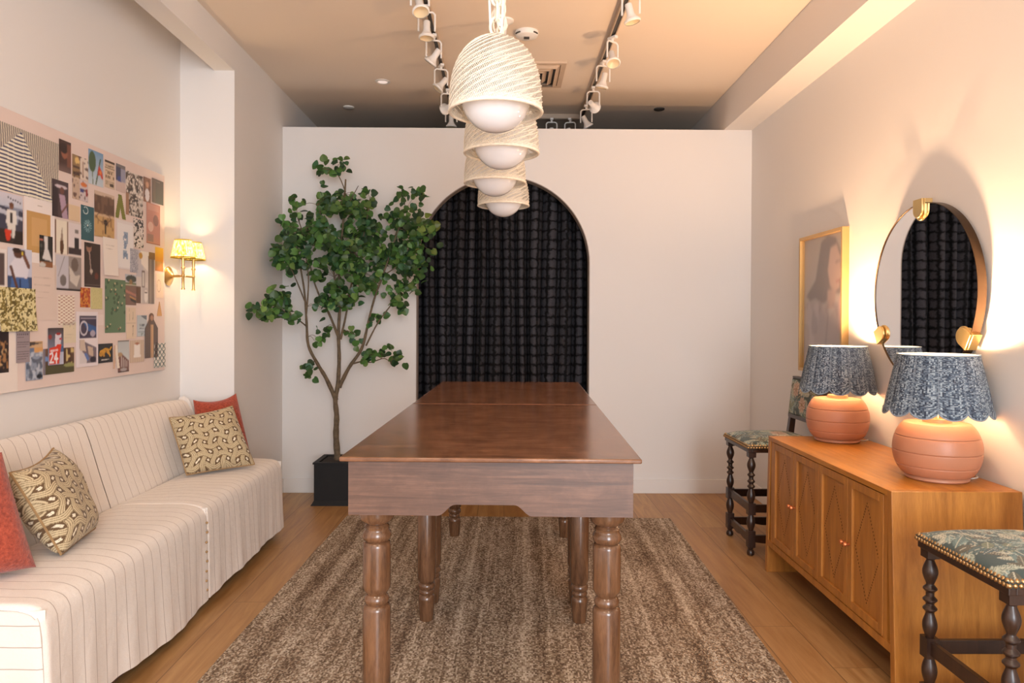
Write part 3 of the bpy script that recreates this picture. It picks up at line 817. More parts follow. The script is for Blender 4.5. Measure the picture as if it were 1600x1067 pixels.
# ------------------------------------------------------------------ tree in its planter
LEAF_CLUSTERS=[
(-1.211,5.330,2.471,0.228,0.062,22),
(-0.996,5.300,2.278,0.057,0.114,9),
(-1.181,5.350,2.267,0.115,0.096,34),
(-1.391,5.300,2.215,0.151,0.085,30),
(-1.550,5.250,2.182,0.066,0.094,10),
(-1.447,5.300,2.012,0.218,0.133,90),
(-1.153,5.350,2.124,0.191,0.124,70),
(-1.563,5.200,1.883,0.139,0.102,44),
(-1.507,5.200,1.759,0.167,0.102,60),
(-1.067,5.350,2.006,0.172,0.124,56),
(-1.113,5.300,1.840,0.218,0.123,86),
(-1.219,5.250,1.676,0.197,0.122,60),
(-1.023,5.300,1.637,0.151,0.114,56),
(-1.274,5.250,1.503,0.122,0.075,26),
(-1.120,5.250,1.517,0.103,0.066,20),
(-0.725,5.350,2.246,0.124,0.086,18),
(-0.815,5.350,2.126,0.096,0.086,24),
(-0.614,5.300,2.087,0.104,0.071,22),
(-0.772,5.350,2.008,0.162,0.096,54),
(-0.724,5.350,1.903,0.162,0.096,50),
(-0.599,5.300,1.842,0.066,0.076,14),
(-0.829,5.350,1.817,0.143,0.096,40),
(-0.689,5.300,1.724,0.104,0.085,24),
(-0.764,5.300,1.563,0.142,0.062,26),
(-0.716,5.300,1.464,0.104,0.047,12),
(-1.584,4.950,1.506,0.115,0.053,26),
(-1.639,4.880,1.395,0.087,0.061,24),
(-1.542,5.000,1.423,0.089,0.062,24),
(-0.923,5.300,1.345,0.057,0.066,7),
(-1.314,5.300,1.282,0.047,0.038,5),
(-1.136,5.350,1.239,0.038,0.043,6),
(-0.914,5.250,1.102,0.122,0.061,20),
(-0.825,5.250,1.051,0.047,0.047,8),
(-1.418,5.200,1.000,0.065,0.033,9),
(-1.377,5.200,1.200,0.037,0.033,5),
(-1.364,5.200,1.454,0.046,0.037,5),
(-1.350,5.250,1.913,0.211,0.117,50),
(-0.939,5.300,1.873,0.142,0.118,40),
(-1.598,5.150,1.810,0.064,0.074,12),
]
BRANCHES=[
([(-1.255,5.400,0.332),(-1.265,5.400,0.486),(-1.256,5.380,0.633),(-1.266,5.380,0.753),(-1.247,5.380,0.874),(-1.236,5.370,1.066),(-1.239,5.360,1.258),(-1.227,5.350,1.496),(-1.233,5.350,1.734),(-1.205,5.350,2.067),(-1.184,5.340,2.398)],0.0240,0.0050),
([(-1.261,5.380,0.753),(-1.323,5.340,0.915),(-1.380,5.300,1.031),(-1.435,5.260,1.165),(-1.438,5.220,1.329),(-1.452,5.220,1.538),(-1.481,5.220,1.724),(-1.518,5.220,1.909)],0.0150,0.0040),
([(-1.237,5.380,0.850),(-1.162,5.360,0.995),(-1.063,5.340,1.140),(-1.018,5.330,1.307),(-0.972,5.330,1.497),(-0.896,5.330,1.711),(-0.827,5.340,1.925),(-0.749,5.350,2.165)],0.0140,0.0030),
([(-1.143,5.360,1.024),(-1.059,5.320,1.046),(-0.980,5.280,1.044),(-0.881,5.250,1.074),(-0.825,5.250,1.037)],0.0060,0.0020),
([(-1.028,5.330,1.164),(-0.937,5.300,1.331),(-0.834,5.300,1.473),(-0.721,5.300,1.639)],0.0060,0.0030),
([(-1.243,5.360,1.234),(-1.300,5.320,1.400),(-1.366,5.300,1.532),(-1.413,5.280,1.681),(-1.460,5.280,1.916),(-1.519,5.270,2.101)],0.0090,0.0030),
([(-1.224,5.360,1.210),(-1.180,5.330,1.377),(-1.147,5.330,1.567),(-1.105,5.330,1.781),(-1.041,5.340,2.019),(-1.000,5.320,2.253)],0.0080,0.0030),
([(-1.438,5.220,1.306),(-1.479,5.120,1.361),(-1.530,5.020,1.406),(-1.602,4.940,1.440),(-1.669,4.880,1.377)],0.0050,0.0020),
([(-1.393,5.280,1.061),(-1.405,5.220,1.018),(-1.455,5.200,1.005)],0.0040,0.0020),
([(-1.443,5.220,1.352),(-1.419,5.200,1.630),(-1.438,5.200,1.815)],0.0060,0.0030),
([(-1.452,5.220,1.492),(-1.538,5.180,1.720),(-1.601,5.160,1.810)],0.0050,0.0020),
([(-1.227,5.350,1.448),(-1.268,5.300,1.730),(-1.325,5.300,2.013),(-1.382,5.300,2.201)],0.0060,0.0020),
([(-0.896,5.330,1.687),(-0.754,5.330,1.806),(-0.634,5.310,2.065)],0.0050,0.0020),
([(-1.195,5.350,2.162),(-1.087,5.330,2.349)],0.0040,0.0020),
([(-1.184,5.340,2.303),(-1.253,5.330,2.443),(-1.395,5.330,2.480)],0.0040,0.0020),
]

tree = thing('potted_tree', 'tall green leafy tree with forked trunk in a black square planter', 'tree', (-1.25, 5.395, 0))
TL_ = (1.25, -5.395, 0)
pm = MB(); hx, hy = 0.142, 0.160; cx0, cy0 = -1.245, 5.395
pm.box(cx0-hx, cx0+hx, cy0-hy, cy0+hy, 0.03, 0.30)
for s0, s1, z0, z1 in ((0.018, 0.018, 0.30, 0.312), (0.018, 0.018, 0.0, 0.03)):
    pass
def ring_box(mb, hx, hy, tk, z0, z1):
    mb.box(cx0-hx, cx0+hx, cy0-hy, cy0-hy+tk, z0, z1).box(cx0-hx, cx0+hx, cy0+hy-tk, cy0+hy, z0, z1)
    mb.box(cx0-hx, cx0-hx+tk, cy0-hy+tk, cy0+hy-tk, z0, z1).box(cx0+hx-tk, cx0+hx, cy0-hy+tk, cy0+hy-tk, z0, z1)
ring_box(pm, hx+0.008, hy+0.008, 0.035, 0.30, 0.312)
pm.hexa([(cx0-hx-0.02, cy0-hy-0.02, 0), (cx0+hx+0.02, cy0-hy-0.02, 0), (cx0+hx+0.02, cy0+hy+0.02, 0), (cx0-hx-0.02, cy0+hy+0.02, 0), (cx0-hx, cy0-hy, 0.035), (cx0+hx, cy0-hy, 0.035), (cx0+hx, cy0+hy, 0.035), (cx0-hx, cy0+hy, 0.035)])
pm.build('planter', M_BLACK, tree, smooth=0, loc=TL_)
MB().box(cx0-hx+0.03, cx0+hx-0.03, cy0-hy+0.03, cy0+hy-0.03, 0.29, 0.302).build('soil', M_SOIL, tree, smooth=0, loc=TL_)
def smooth_path(pts, sub=5):
    P = [Vector(p) for p in pts]; out = []
    for i in range(len(P)-1):
        p0 = P[max(i-1, 0)]; p1 = P[i]; p2 = P[i+1]; p3 = P[min(i+2, len(P)-1)]
        for k in range(sub):
            t_ = k/sub
            out.append(0.5*((2*p1)+(p2-p0)*t_+(2*p0-5*p1+4*p2-p3)*t_*t_+(3*p1-p0-3*p2+p3)*t_**3))
    out.append(P[-1]); return out
rt_ = random.Random(12); bpts = []
for bi, (pts, ra, rb) in enumerate(BRANCHES):
    ra *= 1.18; rb *= 1.15
    if bi == 0: pts = [(pts[0][0], pts[0][1], 0.28)]+list(pts)
    sp = smooth_path(pts); k = len(sp)
    rs = [(ra+(rb-ra)*(i/(k-1))**0.7)*(1+0.07*math.sin(i*1.9+bi)) for i in range(k)]
    MB().tube(sp, rs, 10).build('trunk' if bi == 0 else 'branch', M_BARK, tree, smooth=60, loc=TL_)
    bpts += [p for p in sp if p.z > 0.9]
lf = MB(); lcol = []; tw = MB()
greens = [(52, 84, 40), (68, 104, 48), (82, 120, 58), (44, 72, 42), (104, 134, 68), (58, 96, 62), (76, 114, 54)]
def leaf(p, size, nrm, dirv, col):
    X = dirv.cross(nrm).normalized(); Yv = dirv.normalized(); Z = X.cross(Yv)
    shp = [(0, 0), (0.30, -0.04), (0.50, 0.12), (0.57, 0.36), (0.47, 0.64), (0.24, 0.88), (0, 1.02), (-0.24, 0.88), (-0.47, 0.64), (-0.57, 0.36), (-0.50, 0.12), (-0.30, -0.04)]
    vs = []
    for a, b in shp:
        vs.append(p+X*a*size+Yv*b*size+Z*(abs(a)*0.30-0.12*b*b)*size)
    vs.append(p+Yv*0.5*size-Z*0.03*size)
    k = len(shp); lf.add(vs, [(i, (i+1) % k, k) for i in range(k)])
    lcol.extend([tuple(col)+(1,)]*(k+1))
for (x, y, z, rx, rz_, cnt) in LEAF_CLUSTERS:
    cen = Vector((x, y, z)); sub = []
    hub = min(bpts, key=lambda q: (q-cen).length)
    nt = max(2, cnt//6)
    for q in range(nt):
        a = rt_.uniform(0, 2*PI); rr = math.sqrt(rt_.random())*0.85; e = Vector((x+rx*rr*math.cos(a), y+rt_.uniform(-0.11, 0.11), z+rz_*rr*math.sin(a)))
        e.y = min(e.y, 5.54); e.x = max(e.x, -1.70) if e.y > 4.6 else e.x
        sub.append(e)
        if (hub-e).length < 0.5:
            mid = (hub+e)/2+Vector((0, 0, 0.02)); tw.tube(smooth_path([hub, mid, e], 3), 0.0016, 4)
    for q in range(int(cnt*1.5)):
        e = rt_.choice(sub)
        p = e+Vector((rt_.gauss(0, 0.030), rt_.gauss(0, 0.035), rt_.gauss(0, 0.028)))
        p.y = min(p.y, 5.56)
        if p.y > 4.54: p.x = max(p.x, -1.665)
        nr = Vector((rt_.gauss(0, 0.6), -1.0+rt_.gauss(0, 0.55), rt_.gauss(0.35, 0.6))).normalized()
        dv = Vector((rt_.gauss(0, 0.7), rt_.gauss(0, 0.4), rt_.gauss(-0.25, 0.7))).normalized()
        if abs(dv.dot(nr)) > 0.9: dv = Vector((1, 0, 0))
        dv = (dv-nr*dv.dot(nr)).normalized()
        g_ = rt_.choice(greens); jt = rt_.uniform(0.8, 1.2)
        if x > -0.62 and rt_.random() < 0.35: g_ = (110, 128, 60)
        c_ = lin(tuple(min(1, v_*jt/255) for v_ in g_))
        leaf(p, rt_.uniform(0.036, 0.056), nr, dv, c_)
fo = lf.build('foliage', M_LEAF, tree, smooth=80, recalc=False, loc=TL_); vcolor(fo.data, lcol); fo['kind'] = 'stuff'
tw.build('twigs', M_BARK, tree, smooth=80, loc=TL_)['kind'] = 'stuff'

# ------------------------------------------------------------------ sideboard
# local frame: +y runs away from the camera along the front, +x runs back to the wall
SH, SL, SD = 0.74, 1.255, 0.478
sb = thing('sideboard', 'honey oak sideboard with four doors and dotted diamond fronts', 'sideboard', (1.413, 2.594, 0), rad(-0.63))
def endpanel(y_top, sgn):
    # end board leaning slightly outward towards the floor
    lean = 0.04*sgn; th = 0.032*-sgn
    y0, y1 = y_top, y_top+th
    vs = [(0.0, y0+lean, 0), (SD, y0+lean, 0), (SD, y1+lean, 0), (0.0, y1+lean, 0), (0, y0, SH), (SD, y0, SH), (SD, y1, SH), (0, y1, SH)]
    return MB().hexa(vs)
endpanel(0.0, -1).build('side_panel', M_OAK, sb, smooth=0, bevel=0.002)
endpanel(SL, 1).build('side_panel', M_OAK, sb, smooth=0, bevel=0.002)
MB().box(0.0, SD, 0.03, SL-0.03, SH-0.022, SH).build('top_panel', M_OAKTOP, sb, smooth=0, bevel=0.0015)
MB().box(0.0, SD, -0.004, SL+0.004, 0.150, 0.180).build('bottom_panel', M_OAK, sb, smooth=0)
MB().box(0.40, SD, 0.03, SL-0.03, 0.18, SH-0.022).build('back_panel', M_OAK, sb, smooth=0)
for ya, yb in ((0.032, 0.058), (SL-0.058, SL-0.032), (SL/2-0.004, SL/2+0.004)): MB().box(0.004, 0.03, ya, yb, 0.18, SH-0.022).build('face_stile', M_OAK, sb, smooth=0)
dw = (SL-0.116)/4
M_COPPER = mat('copper_knob', rgb(214, 130, 84), 0.3, 0.8, 0.05)
M_HOLE = mat('pierced_hole', rgb(70, 36, 16), 0.8)
for k in range(4):
    y0 = 0.058+dw*k+0.002; y1 = y0+dw-0.004; z0, z1 = 0.184, SH-0.026
    d_ = MB(); fw_ = 0.034
    d_.box(0.002, 0.022, y0, y0+fw_, z0, z1).box(0.002, 0.022, y1-fw_, y1, z0, z1)
    d_.box(0.002, 0.022, y0+fw_, y1-fw_, z0, z0+fw_).box(0.002, 0.022, y0+fw_, y1-fw_, z1-fw_, z1)
    d_.box(0.012, 0.022, y0+fw_, y1-fw_, z0+fw_, z1-fw_)
    door = d_.build('door', M_OAK, sb, smooth=0, bevel=0.0015)
    dots = MB(); yc, zc = (y0+y1)/2, (z0+z1)/2; hy_, hz_ = (y1-y0)/2-fw_-0.012, (z1-z0)/2-fw_-0.035
    for (a0, a1), (b0, b1) in (((0, hz_), (hy_, 0)), ((hy_, 0), (0, -hz_)), ((0, -hz_), (-hy_, 0)), ((-hy_, 0), (0, hz_))):
        for q in range(16):
            f = q/16; yy = yc+a0*(1-f)+b0*f; zz = zc+a1*(1-f)+b1*f
            dots.add([(0.0113, yy-0.0028, zz), (0.0113, yy, zz-0.0042), (0.0113, yy+0.0028, zz), (0.0113, yy, zz+0.0042),
                      (0.0125, yy-0.0028, zz), (0.0125, yy, zz-0.0042), (0.0125, yy+0.0028, zz), (0.0125, yy, zz+0.0042)], [(0,1,2,3), (4,5,6,7), (0,1,5,4), (1,2,6,5), (2,3,7,6), (3,0,4,7)])
    dots.build('diamond_piercing', M_HOLE, door, smooth=0)
    yk_ = y1-0.014 if k % 2 == 0 else y0+0.014
    kb = MB().lathe([(0.0045, 0.0), (0.005, 0.010), (0.0095, 0.014), (0.0095, 0.022), (0.007, 0.026), (0.0, 0.0262)], 16, cap=False,
               M=Matrix.Translation((0.003, yk_, 0.445)) @ Matrix.Rotation(rad(-90), 4, 'Y'))
    kb.build('knob', M_COPPER, door)

# ------------------------------------------------------------------ table lamps
def make_lamp():
    r = thing('table_lamp', 'x', 'table lamp', (0, 0, SH))
    bp = [(0.0, 0.0), (0.108, 0.0), (0.114, 0.006), (0.112, 0.018), (0.100, 0.026), (0.104, 0.030)]
    body = []
    for k in range(0, 41):
        a = -0.86+ (0.86+0.98)*k/40
        body.append((0.060+0.097*math.cos(a*1.0)**0.9, 0.117+0.104*math.sin(a)/math.sin(0.98) if a > 0 else 0.117+0.092*math.sin(a)/math.sin(0.86)))
    out = []
    for k, (rr, z) in enumerate(body):
        g = 0
        for gz in (0.058, 0.112, 0.170):
            if abs(z-gz) < 0.0032: g = 1
        out.append((rr-(0.003 if g else 0), z))
    dense = []
    for (r0_, z0_), (r1_, z1_) in zip(body, body[1:]):
        for q in range(4):
            f = q/4; rr = r0_+(r1_-r0_)*f; z = z0_+(z1_-z0_)*f
            g = max([math.exp(-((z-gz)/0.0016)**2) for gz in (0.058, 0.112, 0.170)])
            dense.append((rr-0.0035*g, z))
    bp += [(dense[0][0]-0.004, dense[0][1]-0.004)] + dense + [body[-1], (0.070, 0.223), (0.052, 0.2245), (0.050, 0.238), (0.044, 0.240), (0.0, 0.240)]
    MB().lathe(bp, 64, cap=False).build('lamp_base', M_CLAY, r, smooth=50)
    MB().lathe([(0.0, 0.24), (0.018, 0.24), (0.018, 0.255), (0.010, 0.26), (0.010, 0.33), (0.020, 0.335), (0.020, 0.37), (0.0, 0.37)], 20, cap=False).build('lamp_stem', M_BRASS, r)
    b = MB().sphere((0, 0, 0.405), 0.030, 20, 12).build('bulb', M_BULB, r)
    NP = 12; zt = 0.490; zb = 0.277
    def S(u, v):
        a = 2*PI*u; p = (u*NP) % 1.0
        sc = 0.024*abs(math.sin(PI*p))**0.7
        z = zt+(zb-sc-zt)*v if True else 0
        z = zt-(zt-zb)*v-sc*v**6
        rr = 0.143+0.046*v+0.0035*math.sin(PI*p)*(0.3+v)
        return (rr*math.cos(a), rr*math.sin(a), z)
    sh = MB().grid(S, NP*12, 26, closed_u=True).build('lamp_shade', M_BLUE, r, smooth=80, recalc=False)
    def S2(u, v):
        x, y, z = S(u, v); k = 1-0.004/math.hypot(x, y)*1.0
        return (x*k, y*k, z+0.0003)
    MB().grid(S2, NP*12, 26, closed_u=True, flip=True).build('lining', M_LINING, sh, smooth=80, recalc=False)
    MB().tube([S(i/144, 1.0) for i in range(144)], 0.0028, 6, closed=True).build('scalloped_edging', M_BLUE, sh)
    MB().tube([S(i/96, 0.0) for i in range(96)], 0.0028, 6, closed=True).build('top_edging', M_BLUE, sh)
    sp = MB()
    for k in range(3):
        a = 2*PI*k/3; sp.tube([(0.010*math.cos(a), 0.010*math.sin(a), 0.345), (0.138*math.cos(a), 0.138*math.sin(a), 0.485)], 0.0015, 5)
    sp.build('shade_spider', M_BRASS, sh)
    cd = MB().tube(smooth_path([(0.10, -0.01, 0.010), (0.13, 0.0, 0.004), (0.16, 0.02, 0.004), (0.172, 0.05, 0.004)], 5), 0.003, 6)
    cd.build('cord', M_CORD, r)
    return r
l0 = make_lamp()
l0.location = (1.712, 2.815, SH); l0.scale = (1, 1, 1)
tag(l0, 'nearer terracotta table lamp with blue woven scalloped shade on the sideboard', 'table lamp', 'terracotta lamps on the sideboard')
l1 = copy_tree(l0); l1.location = (1.730, 3.70, SH); l1.rotation_euler = (0, 0, 0.4); l1.scale = (0.97, 0.97, 1.0)
tag(l1, 'farther terracotta table lamp with blue woven shade at the far end of the sideboard', 'table lamp', 'terracotta lamps on the sideboard')
for l_ in (l0, l1):
    for ch in l_.children:
        if ch.name.startswith('cord'): ch.rotation_euler = (0, 0, -l_.rotation_euler[2]-0.15)
    point_light('lamp_bulb_light', (0, 0, 0.43), LAMP_W, (1.0, 0.66, 0.38), 0.032, l_)
    up_light('lamp_bulb_upward_light', (0, 0, 0.44), LAMP_UP, (1.0, 0.61, 0.34), 0.032, l_)

# ------------------------------------------------------------------ mirror
MX = RX(3.19)
mr = thing('round_mirror', 'large round wall mirror with thin dark rim and three brass clips', 'mirror', (MX, 3.19, 1.487), rad(-0.63))
T90 = Matrix.Rotation(rad(-90), 4, 'Y')     # local z -> -x
M_MIRROR = NT('mirror_glass'); M_MIRROR.set(Base_Color=(0.88, 0.88, 0.88, 1), Metallic=1.0, Roughness=0.015); M_MIRROR = M_MIRROR.m
M_RIM = mat('dark_bronze_rim', rgb(92, 74, 58), 0.35, 1.0, 0.1, 4)
RAD_ = 0.402
MB().lathe([(0.0, 0.050), (RAD_-0.003, 0.050)], 96, cap=False, M=T90).build('mirror_glass', M_MIRROR, mr, smooth=0)
MB().lathe([(RAD_-0.004, 0.0505), (RAD_-0.003, 0.054), (RAD_, 0.054), (RAD_, 0.018), (RAD_-0.004, 0.018), (RAD_-0.0035, 0.049)], 96, cap=False, M=T90).build('rim', M_RIM, mr, smooth=40)
MB().lathe([(0.0, 0.0), (0.25, 0.0), (0.25, 0.018), (0.0, 0.018)], 48, cap=False, M=T90).build('backing', M_DARKMETAL, mr, smooth=40)
def clip(ang):
    m_ = MB(); c_, s_ = math.cos(ang), math.sin(ang)
    for k, (xx0, xx1, ext) in enumerate(((-0.068, -0.058, 0.0), (-0.056, -0.020, -0.012))):
        out = []
        w_ = 0.036; ln = 0.066
        pts = [(-w_, 0.018), (w_, 0.018), (w_, -ln+w_+ext)]+[(w_*math.cos(a), -ln+w_+ext+w_*math.sin(a)) for a in [-PI*q/14 for q in range(1, 14)]]+[(-w_, -ln+w_+ext)]
        for px_, pz_ in pts:     # radial up = +pz
            r_ = RAD_+pz_; out.append((px_*-s_+r_*c_, px_*c_+r_*s_))
        m_.prism(out, xx0, xx1, 'x')
    return m_
M_CLIPG = mat('brushed_gold_clip', (0.83, 0.62, 0.28, 1), 0.3, 1.0, 0.05)
for a in (90, 210, 330):
    clip(rad(a)).build('clip', M_CLIPG, mr, smooth=30, bevel=0.002)

# ------------------------------------------------------------------ sheets painted per vertex
class Art:
    def blur(s, k=2):
        for _ in range(k):
            p = np.pad(s.c, ((1, 1), (1, 1), (0, 0)), 'edge')
            s.c = (p[:-2, 1:-1]+p[2:, 1:-1]+p[1:-1, :-2]+p[1:-1, 2:]+2*p[1:-1, 1:-1])/6
        return s
    def __init__(s, w, h, bg, seed=0, cell=0.0035):
        s.w, s.h = w, h; s.nx = max(4, int(w/cell)); s.ny = max(4, int(h/cell))
        s.U, s.V = np.meshgrid(np.linspace(0, 1, s.nx), np.linspace(0, 1, s.ny))
        s.c = np.tile(L3(bg), (s.ny, s.nx, 1)); s.r = np.random.RandomState(seed)
    def put(s, m, col, a=1.0):
        m = m.astype(float)[..., None]*a; s.c = s.c*(1-m)+L3(col)*m; return s
    def rect(s, u0, v0, u1, v1, col, a=1.0): return s.put((s.U >= u0) & (s.U <= u1) & (s.V >= v0) & (s.V <= v1), col, a)
    def ell(s, u, v, ru, rv, col, a=1.0): return s.put(((s.U-u)/ru)**2+((s.V-v)/rv)**2 <= 1, col, a)
    def ring(s, u, v, ru, rv, th, col):
        d = np.sqrt(((s.U-u)/ru)**2+((s.V-v)/rv)**2); return s.put(np.abs(d-1) < th, col)
    def poly(s, pts, col, a=1.0):
        ins = np.zeros(s.U.shape, bool); n = len(pts)
        for i in range(n):
            (x0, y0), (x1, y1) = pts[i], pts[(i+1) % n]
            if y0 == y1: continue
            c = ((y0 > s.V) != (y1 > s.V)) & (s.U < (x1-x0)*(s.V-y0)/(y1-y0)+x0); ins ^= c
        return s.put(ins, col, a)
    def line(s, p, q, th, col, a=1.0):
        (x0, y0), (x1, y1) = p, q; dx, dy = x1-x0, y1-y0
        t_ = np.clip(((s.U-x0)*dx+(s.V-y0)*dy)/(dx*dx+dy*dy+1e-9), 0, 1)
        d = np.hypot((s.U-x0-t_*dx)*s.w, (s.V-y0-t_*dy)*s.h); return s.put(d < th, col, a)
    def noise(s, nu, nv, seed=0):
        g = np.random.RandomState(seed+s.nx).rand(nv+2, nu+2); x = s.U*nu; y = s.V*nv
        i = np.floor(x).astype(int); j = np.floor(y).astype(int); fx = x-i; fy = y-j
        fx = fx*fx*(3-2*fx); fy = fy*fy*(3-2*fy)
        return (g[j, i]*(1-fx)+g[j, i+1]*fx)*(1-fy)+(g[j+1, i]*(1-fx)+g[j+1, i+1]*fx)*fy
    def blot(s, nu, nv, th, col, a=1.0, seed=0, box=None):
        m = s.noise(nu, nv, seed) > th
        if box: m &= (s.U > box[0]) & (s.V > box[1]) & (s.U < box[2]) & (s.V < box[3])
        return s.put(m, col, a)
    def grad(s, top, bot, box=(0, 0, 1, 1)):
        m = (s.U >= box[0]) & (s.V >= box[1]) & (s.U <= box[2]) & (s.V <= box[3])
        f = np.clip((s.V-box[1])/(box[3]-box[1]), 0, 1)[..., None]
        g = L3(bot)*(1-f)+L3(top)*f; s.c = np.where(m[..., None], g, s.c); return s
    def text(s, u0, u1, vs, col, th=0.5, a=0.8):
        for k, v in enumerate(vs):
            e = u1-(0.25*(u1-u0) if k == len(vs)-1 else 0.04*(k % 3))
            m = (np.abs(s.V-v)*s.h < 0.0022) & (s.U > u0) & (s.U < e) & (np.sin(s.U*s.w*900+v*50) > -0.6)
            s.put(m, col, a)
        return s
def sheet(name, label, Yr, Zr, art, layer=1, cat='print', group='prints pinned on the mood board', curl=0.0, mask=None, rough=None):
    (ya, yb), (za, zb) = Yr, Zr
    off = 0.0172+0.0011*layer
    cx_ = (ya+yb)/2; base = (LX(cx_)+off, cx_, za)
    vs = []; fs = []; cols = []
    ny, nx = art.ny, art.nx
    for j in range(ny):
        for i in range(nx):
            y = ya+(yb-ya)*i/(nx-1); z = za+(zb-za)*j/(ny-1)
            lift = curl*((1-j/(ny-1))**2)
            vs.append((LX(y)+off+lift-base[0], y-base[1], z-base[2]))
    for j in range(ny-1):
        for i in range(nx-1):
            if mask is not None and not mask((i+0.5)/(nx-1), (j+0.5)/(ny-1)): continue
            fs.append((j*nx+i, j*nx+i+1, (j+1)*nx+i+1, (j+1)*nx+i))
    st = len(vs); vs2 = [(v[0]-0.0007, v[1], v[2]) for v in vs]; f2 = [tuple(k+st for k in f[::-1]) for f in fs]
    edge = {}
    for f in fs:
        for a, b in zip(f, f[1:]+f[:1]): edge[(a, b)] = 1
    side = [(a, a+st, b+st, b) for (a, b) in edge if (b, a) not in edge]
    mb = MB().add(vs+vs2, fs+f2+side)
    o = mb.build(name, M_PRINT, None, smooth=0, recalc=False, loc=base)
    c = np.clip(art.c.reshape(-1, 3), 0, 1); c = np.vstack([c, c]); vcolor(o.data, np.c_[c, np.ones(len(c))])
    tag(o, label, cat, group); return o

# pink pin board on the left wall
mbd = thing('mood_board', 'large pale pink pin board covered with prints on the left wall', 'pin board', (LX(3.4), 3.4, 1.05))
def bslab(ya, yb, za, zb, t0, t1):
    vs = []
    for z in (za, zb):
        vs += [(LX(ya)+t0, ya, z), (LX(yb)+t0, yb, z), (LX(yb)+t1, yb, z), (LX(ya)+t1, ya, z)]
    return MB().hexa(vs)
M_PINK = mat('pale_pink_board', rgb(226, 206, 197), 0.85, 0, 0.02, 3)
bl_ = (-LX(3.4), -3.4, -1.05)
bslab(2.30, 4.363, 1.05, 2.220, 0.0, 0.016).build('board_panel', M_PINK, mbd, smooth=0, loc=bl_, bevel=0.0015)
def A(Yr, Zr, bg, seed=0, cell=0.0035): return Art(Yr[1]-Yr[0], Zr[1]-Zr[0], bg, seed, cell)
def S_(name, label, ya, yb, za, zb, bg, fn, layer=1, seed=0, cat='print', cell=0.0035, **kw):
    a = A((ya, yb), (za, zb), bg, seed, cell); fn(a); a.blur(1) if name in ('photo_print', 'magazine_page') else None
    return sheet(name, label, (ya, yb), (za, zb), a, layer, cat, **kw)
def person(a, u, v0, v1, wd, skin, hair, top, bottom):
    h = v1-v0
    a.poly([(u-wd*.5, v0+h*.45), (u+wd*.5, v0+h*.45), (u+wd*.32, v0), (u+wd*.06, v0), (u, v0+h*.3), (u-wd*.06, v0), (u-wd*.32, v0)], bottom)
    a.poly([(u-wd*.6, v0+h*.40), (u-wd*.5, v0+h*.80), (u+wd*.5, v0+h*.80), (u+wd*.6, v0+h*.40)], top)
    a.ell(u, v0+h*.90, wd*.24, h*.09, skin); a.ell(u, v0+h*.955, wd*.27, h*.055, hair)

def f(a):      # blue and white striped parasol seen from below
    U, V = a.U, a.V; au, av = 0.37, 0.95
    du = (U-au)*a.w/a.h; dv = av-V
    left = du < -dv*1.30; right = du > dv*0.84+0.01
    s = np.where(left | right, ((U+0.010*np.sin(V*7))*31) % 1, ((dv+0.006*np.sin(U*14))*17) % 1)
    a.put(s < 0.42, (72, 70, 104)); a.put((left | right) & (s >= 0.42), (206, 192, 172), 0.8); a.put((left | right) & (s < 0.42), (110, 100, 100), 0.8)
S_('photo_print', 'large photo of a blue and white striped parasol, top left of the board', 2.907, 3.320, 1.880, 2.158, (236, 228, 206), f, 1, cell=0.0018)
def f(a): a.ell(.45, .62, .28, .20, (150, 92, 70)); a.ell(.40, .75, .38, .16, (52, 34, 30)); a.grad((70, 46, 40), (120, 96, 92), (0, 0, 1, .3)); a.rect(.65, .2, 1, .9, (136, 84, 66), .7)
S_('photo_print', 'dark brown portrait photo right of the striped parasol', 3.323, 3.414, 2.039, 2.185, (74, 50, 44), f, 1)
def f(a):
    a.rect(.0, .5, .5, 1, (150, 120, 84)).rect(.05, .55, .45, .62, (70, 50, 40)).rect(.05, .70, .45, .76, (80, 56, 46)).ell(.3, .88, .15, .08, (226, 190, 120)).rect(.5, .5, 1, 1, (222, 206, 192)).rect(.62, .55, .7, .9, (170, 140, 120))
    a.rect(0, 0, .45, .45, (196, 170, 150)).rect(.45, 0, 1, .48, (206, 190, 190)).blot(9, 16, .72, (96, 66, 60), .9, 3).ell(.72, .38, .2, .05, (214, 120, 60)).rect(.5, .2, .7, .28, (70, 70, 130)).rect(.85, .12, .95, .3, (150, 50, 50))
S_('photo_print', 'collage of warm kitchen photos below the brown portrait', 3.425, 3.555, 1.928, 2.139, (206, 182, 160), f, 1)
def f(a):
    a.grad((112, 150, 186), (196, 206, 214)); a.ell(.25, .66, .24, .30, (72, 92, 62)); a.line((.25, .4), (.30, .02), .003, (90, 110, 70)); a.line((.8, .8), (.5, .05), .005, (60, 84, 52))
    a.poly([(.72, .62), (.95, .42), (1, .22), (.86, .26), (.8, .34), (.62, .30), (.64, .5)], (196, 66, 46)); a.ell(.8, .42, .08, .06, (226, 130, 60))
S_('photo_print', 'photo of a green leaf and red flower against blue sky', 3.558, 3.689, 2.025, 2.196, (150, 180, 206), f, 1)
def f(a):
    a.rect(.0, .90, 1, .99, (72, 52, 42)).rect(.0, .70, 1, .72, (96, 74, 58))
    for k, v in enumerate((.5, .34)):
        for q in range(5): a.rect(.06+q*.19, v, .06+q*.19+.11, v+.10, (120, 96, 72)) if (q+k) % 4 else None
    a.text(.05, .95, (.82, .78, .62, .24, .18, .12), (110, 88, 66)); a.rect(.5, .06, .9, .16, (80, 62, 50))
S_('newspaper_clipping', 'beige newspaper style clipping with a dark headline band', 3.705, 3.797, 2.034, 2.176, (210, 186, 160), f, 1)
